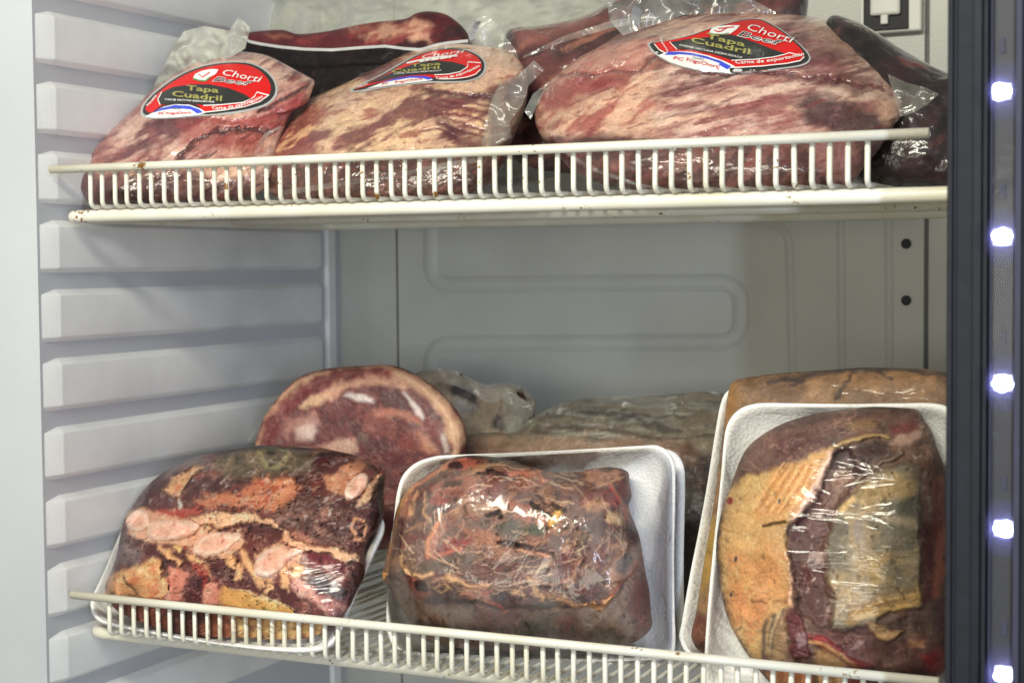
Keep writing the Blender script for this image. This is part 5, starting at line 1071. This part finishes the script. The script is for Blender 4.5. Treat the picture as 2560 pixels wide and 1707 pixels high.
t3b_lip = D((1562, 1470), (1568, 1420), (1585, 1320), (1605, 1220), (1625, 1110), (1642, 1000), (1655, 930), (1668, 902), (1700, 884), (1790, 874), (2000, 864), (2150, 866), (2230, 870), (2260, 950), (2270, 1200), (2270, 1450), (2200, 1520), (2000, 1530), (1700, 1525), (1600, 1515))
rim = tray(t3b_lip, F3b, .014, T3b, zmin=ZL)
_, mV, mF = blob('meat', D((1590, 1470), (1600, 1400), (1615, 1300), (1640, 1150), (1660, 1000), (1676, 890), (1710, 868), (1800, 856), (1900, 850), (2000, 844), (2150, 850), (2220, 880), (2240, 1000), (2240, 1400), (2150, 1500), (1900, 1510), (1650, 1505)), F3b, .024, .012, paint_t3b, 'meat_tray', T3b, 35, k=4, na=320, nr=90, lump=.004, zmin=ZL+.004)
wrap(mV[:90*320], 320, rim, T3b, 'wrap', toward(F3b, t3b_lip))

# --- round rolled cut
def paint_roll(p):
    p.fill((104, 52, 52)); p.mot((82, 40, 42), 22, .05, .25, .8); p.mot((134, 76, 68), 40, .28, .15, .7)
    outer = M4((120, 760), (190, 520), (350, 310), (560, 165), (850, 118), (1150, 104), (1400, 185), (1640, 365), (1780, 580), (1790, 700), (1600, 1200), (200, 1200))
    inner = M4((185, 760), (250, 560), (420, 370), (620, 230), (860, 170), (1120, 150), (1240, 150), (1360, 240), (1540, 400), (1650, 560), (1700, 800), (1500, 1200), (300, 1200))
    m = p.mask(outer, 5, 4)*(1-p.mask(inner, 8, 6)); p.mix((196, 152, 120), m, .003); p.mot((172, 116, 96), 50, .2, .2, .6, 20, 3, mask=m)
    p.poly(M4((1120, 120), (1260, 130), (1220, 220), (1150, 210)), (136, 56, 54), 8, 12, 50, .8)
    p.line(M4((1240, 180), (1400, 250), (1520, 340), (1640, 500), (1700, 660)), (204, 160, 126), 26, 10, 6, 50, .85)
    p.line(M4((200, 720), (280, 520), (430, 360), (640, 220), (880, 175), (1100, 160)), (106, 38, 42), 30, 9, 10, 50, .9)
    p.line(M4((700, 330), (860, 250), (1050, 215), (1220, 220), (1300, 270)), (196, 144, 116), 22, 9, 10, 50, .85)
    p.poly(M4((480, 430), (560, 350), (700, 330), (720, 360), (640, 420), (520, 450)), (198, 156, 122), 8, 8, 50, .9)
    for pts in (((820, 350), (850, 320), (960, 330), (1060, 370), (1060, 410), (940, 400)), ((1255, 310), (1310, 310), (1400, 400), (1480, 520), (1460, 550), (1390, 500), (1330, 380))): p.poly(M4(*pts), (196, 178, 168), 6, 4, 50, .95, .003)
    p.poly(M4((430, 600), (520, 540), (600, 550), (620, 640), (560, 700), (450, 690)), (198, 168, 154), 12, 8, 50, .9, .003); p.poly(M4((340, 640), (400, 520), (600, 480), (640, 560), (430, 580), (380, 700)), (176, 128, 114), 14, 12, 50, .7)
    p.poly(M4((1100, 320), (1260, 310), (1340, 420), (1370, 490), (1200, 480), (1090, 420)), (78, 40, 42), 8, 10, 50, .9)
    p.line(M4((1080, 480), (1200, 500), (1330, 490), (1420, 560)), (170, 108, 86), 16, 8, 10, 50, .8); p.poly(M4((1480, 500), (1560, 580), (1600, 740), (1540, 700), (1450, 600)), (110, 36, 40), 8, 8, 50, .9)
    p.poly(M4((620, 740), (760, 690), (900, 680), (930, 800), (760, 800)), (196, 154, 130), 10, 12, 50, .8); p.poly(M4((920, 640), (1000, 660), (1020, 720), (930, 720)), (100, 80, 70), 8, 8, 50, .8)
    p.poly(M4((1400, 640), (1480, 680), (1600, 800), (1500, 820), (1420, 740)), (180, 120, 92), 10, 10, 50, .8); p.poly(M4((1590, 640), (1640, 660), (1670, 800), (1620, 800)), (190, 166, 150), 6, 5, 50, .85); p.poly(M4((1260, 650), (1400, 640), (1450, 760), (1320, 800)), (122, 60, 54), 10, 10, 50, .8)
FRo = Frame(M4((960, 1500)), .27, 6, 10)
RO = empty('rolled_roast', base_of(M4((960, 1700)), .28, ZL), 'round rolled roast with cream fat ring standing against the back corner', 'meat roll')
blob('meat', M4((110, 780), (125, 700), (150, 630), (190, 520), (260, 415), (350, 305), (450, 212), (560, 160), (700, 130), (850, 115), (1000, 108), (1150, 100), (1270, 120), (1400, 180), (1530, 262), (1640, 362), (1722, 462), (1782, 575), (1800, 680), (1780, 850), (1700, 1100), (1500, 1400), (1200, 1560), (800, 1560), (400, 1400), (200, 1100), (120, 900)), FRo, .022, .09, paint_roll, 'meat_back', RO, 41, k=7, e=.6, na=400, nr=100, lump=.003, zmin=ZL)
sheet('film_edge', M4((120, 640), (140, 600), (200, 500)), M4((40, 760), (70, 690), (150, 560)), .27, 'flap', RO, 18, 16, 8, .004, 50)
def paint_gr(p):
    p.fill((150, 134, 112)); p.mot((116, 104, 90), 26, .1, .3, .8); p.poly(M4((1660, 300), (1760, 230), (1860, 290), (1900, 420), (1800, 380), (1680, 350)), (52, 46, 50), 8, 12, 50, .95)
    p.poly(M4((1700, 380), (1800, 390), (1900, 440), (1820, 500), (1740, 470)), (140, 134, 130), 8, 10, 50, .8); p.poly(M4((2030, 480), (2100, 500), (2120, 620), (1990, 620)), (54, 46, 44), 8, 8, 50, .9); p.line(M4((1560, 230), (1700, 200), (1850, 260)), (128, 98, 66), 12, 8, 10, 50, .7)
    p.poly(M4((2060, 250), (2352, 300), (2352, 700), (2150, 700)), (134, 130, 114), 14, 10, 50, .8)
FG = Frame(M4((1900, 900)), .40, 0, 12)
GR = empty('wrapped_meat_bag', base_of(M4((1900, 1000)), .42, ZL), 'pale bagged joint with a black blotch just behind the round roast', 'meat pack')
blob('meat', M4((1380, 185), (1480, 150), (1600, 138), (1720, 158), (1850, 228), (1950, 272), (2080, 252), (2200, 270), (2310, 340), (2352, 450), (2300, 640), (2300, 1000), (2200, 1500), (1500, 1500), (1300, 900), (1300, 400)), FG, .03, .05, paint_gr, 'meat_back', GR, 42, na=260, nr=70, zmin=ZL)
sheet('film_edge', M4((1400, 178), (1480, 143), (1600, 130), (1720, 150), (1850, 220), (1950, 262), (2080, 240), (2200, 258), (2320, 330)), M4((1450, 300), (1500, 260), (1600, 240), (1720, 270), (1850, 330), (1950, 400), (2080, 400), (2180, 420), (2320, 460)), .365, 'flap', GR, 19, 60, 14, .008, 40)
# --- big bag in the middle
def paint_cb(p):
    p.fill((128, 116, 98)); p.mot((94, 84, 74), 22, .05, .25, .8, -10, 4); p.mot((140, 134, 112), 36, .25, .15, .7, -14, 5)
    rr = random.Random(9)
    for _ in range(46):
        x, y = rr.uniform(380, 1240), rr.uniform(170, 400); L_ = rr.uniform(80, 300); sl = rr.uniform(-.05, .22)
        p.line(M5((x, y), (x+L_*.5, y+sl*L_*.4), (x+L_, y+sl*L_)), rr.choice([(158, 156, 140), (174, 170, 150), (84, 80, 74), (70, 66, 62)]), rr.uniform(2, 6), 4, 8, 40, rr.uniform(.3, .8), rr.choice([-.002, .002]))
    p.poly(M5((60, 420), (120, 345), (250, 330), (400, 350), (700, 355), (1000, 360), (1150, 400), (1300, 560), (1100, 1000), (100, 900)), (142, 112, 90), 16, 14, 50, .85)
    p.mot((96, 66, 54), 30, .15, .2, .8, 0, 5, mask=p.mask(M5((60, 420), (400, 350), (1150, 380), (1200, 1000), (100, 900)), 20)); p.line(M5((520, 235), (700, 235), (900, 270), (1080, 320)), (74, 70, 66), 14, 10, 14, 50, .7, -.006); p.line(M5((420, 330), (560, 290), (800, 320), (1000, 350)), (84, 68, 60), 10, 8, 12, 50, .7, -.005)
    p.poly([(x*1.08844, y*1.08844) for x, y in ((1540, 1060), (1640, 1040), (1660, 1480), (1540, 1500))], (54, 46, 48), 24, 14, 50, .9); p.mot((40, 34, 38), 40, .1, .2, .7, mask=p.mask([(x*1.08844, y*1.08844) for x, y in ((1540, 1060), (1640, 1040), (1660, 1480), (1540, 1500))], 10))
FC_ = Frame(M5((700, 1000)), .30, 0, 30)
CB = empty('wrapped_meat_bag', base_of(M5((700, 1000)), .30, ZL), 'large bagged cut under grey wrinkled plastic behind the steak trays', 'meat pack')
blob('meat', M5((50, 440), (70, 390), (120, 342), (250, 325), (330, 328), (420, 258), (540, 200), (700, 170), (900, 160), (1080, 150), (1240, 146), (1330, 190), (1370, 400), (1360, 800), (1250, 1120), (900, 1180), (400, 1160), (100, 900), (40, 600)), FC_, .06, .06, paint_cb, 'meat_back', CB, 43, na=360, nr=100, lump=.008, zmin=ZL)
sheet('wrinkled_film', M5((330, 325), (420, 255), (540, 196), (700, 166), (900, 156), (1080, 146), (1270, 142)), M5((360, 345), (460, 320), (600, 330), (760, 340), (900, 330), (1100, 380), (1240, 420)), .37, 'flap', CB, 20, 80, 24, .006, 40)
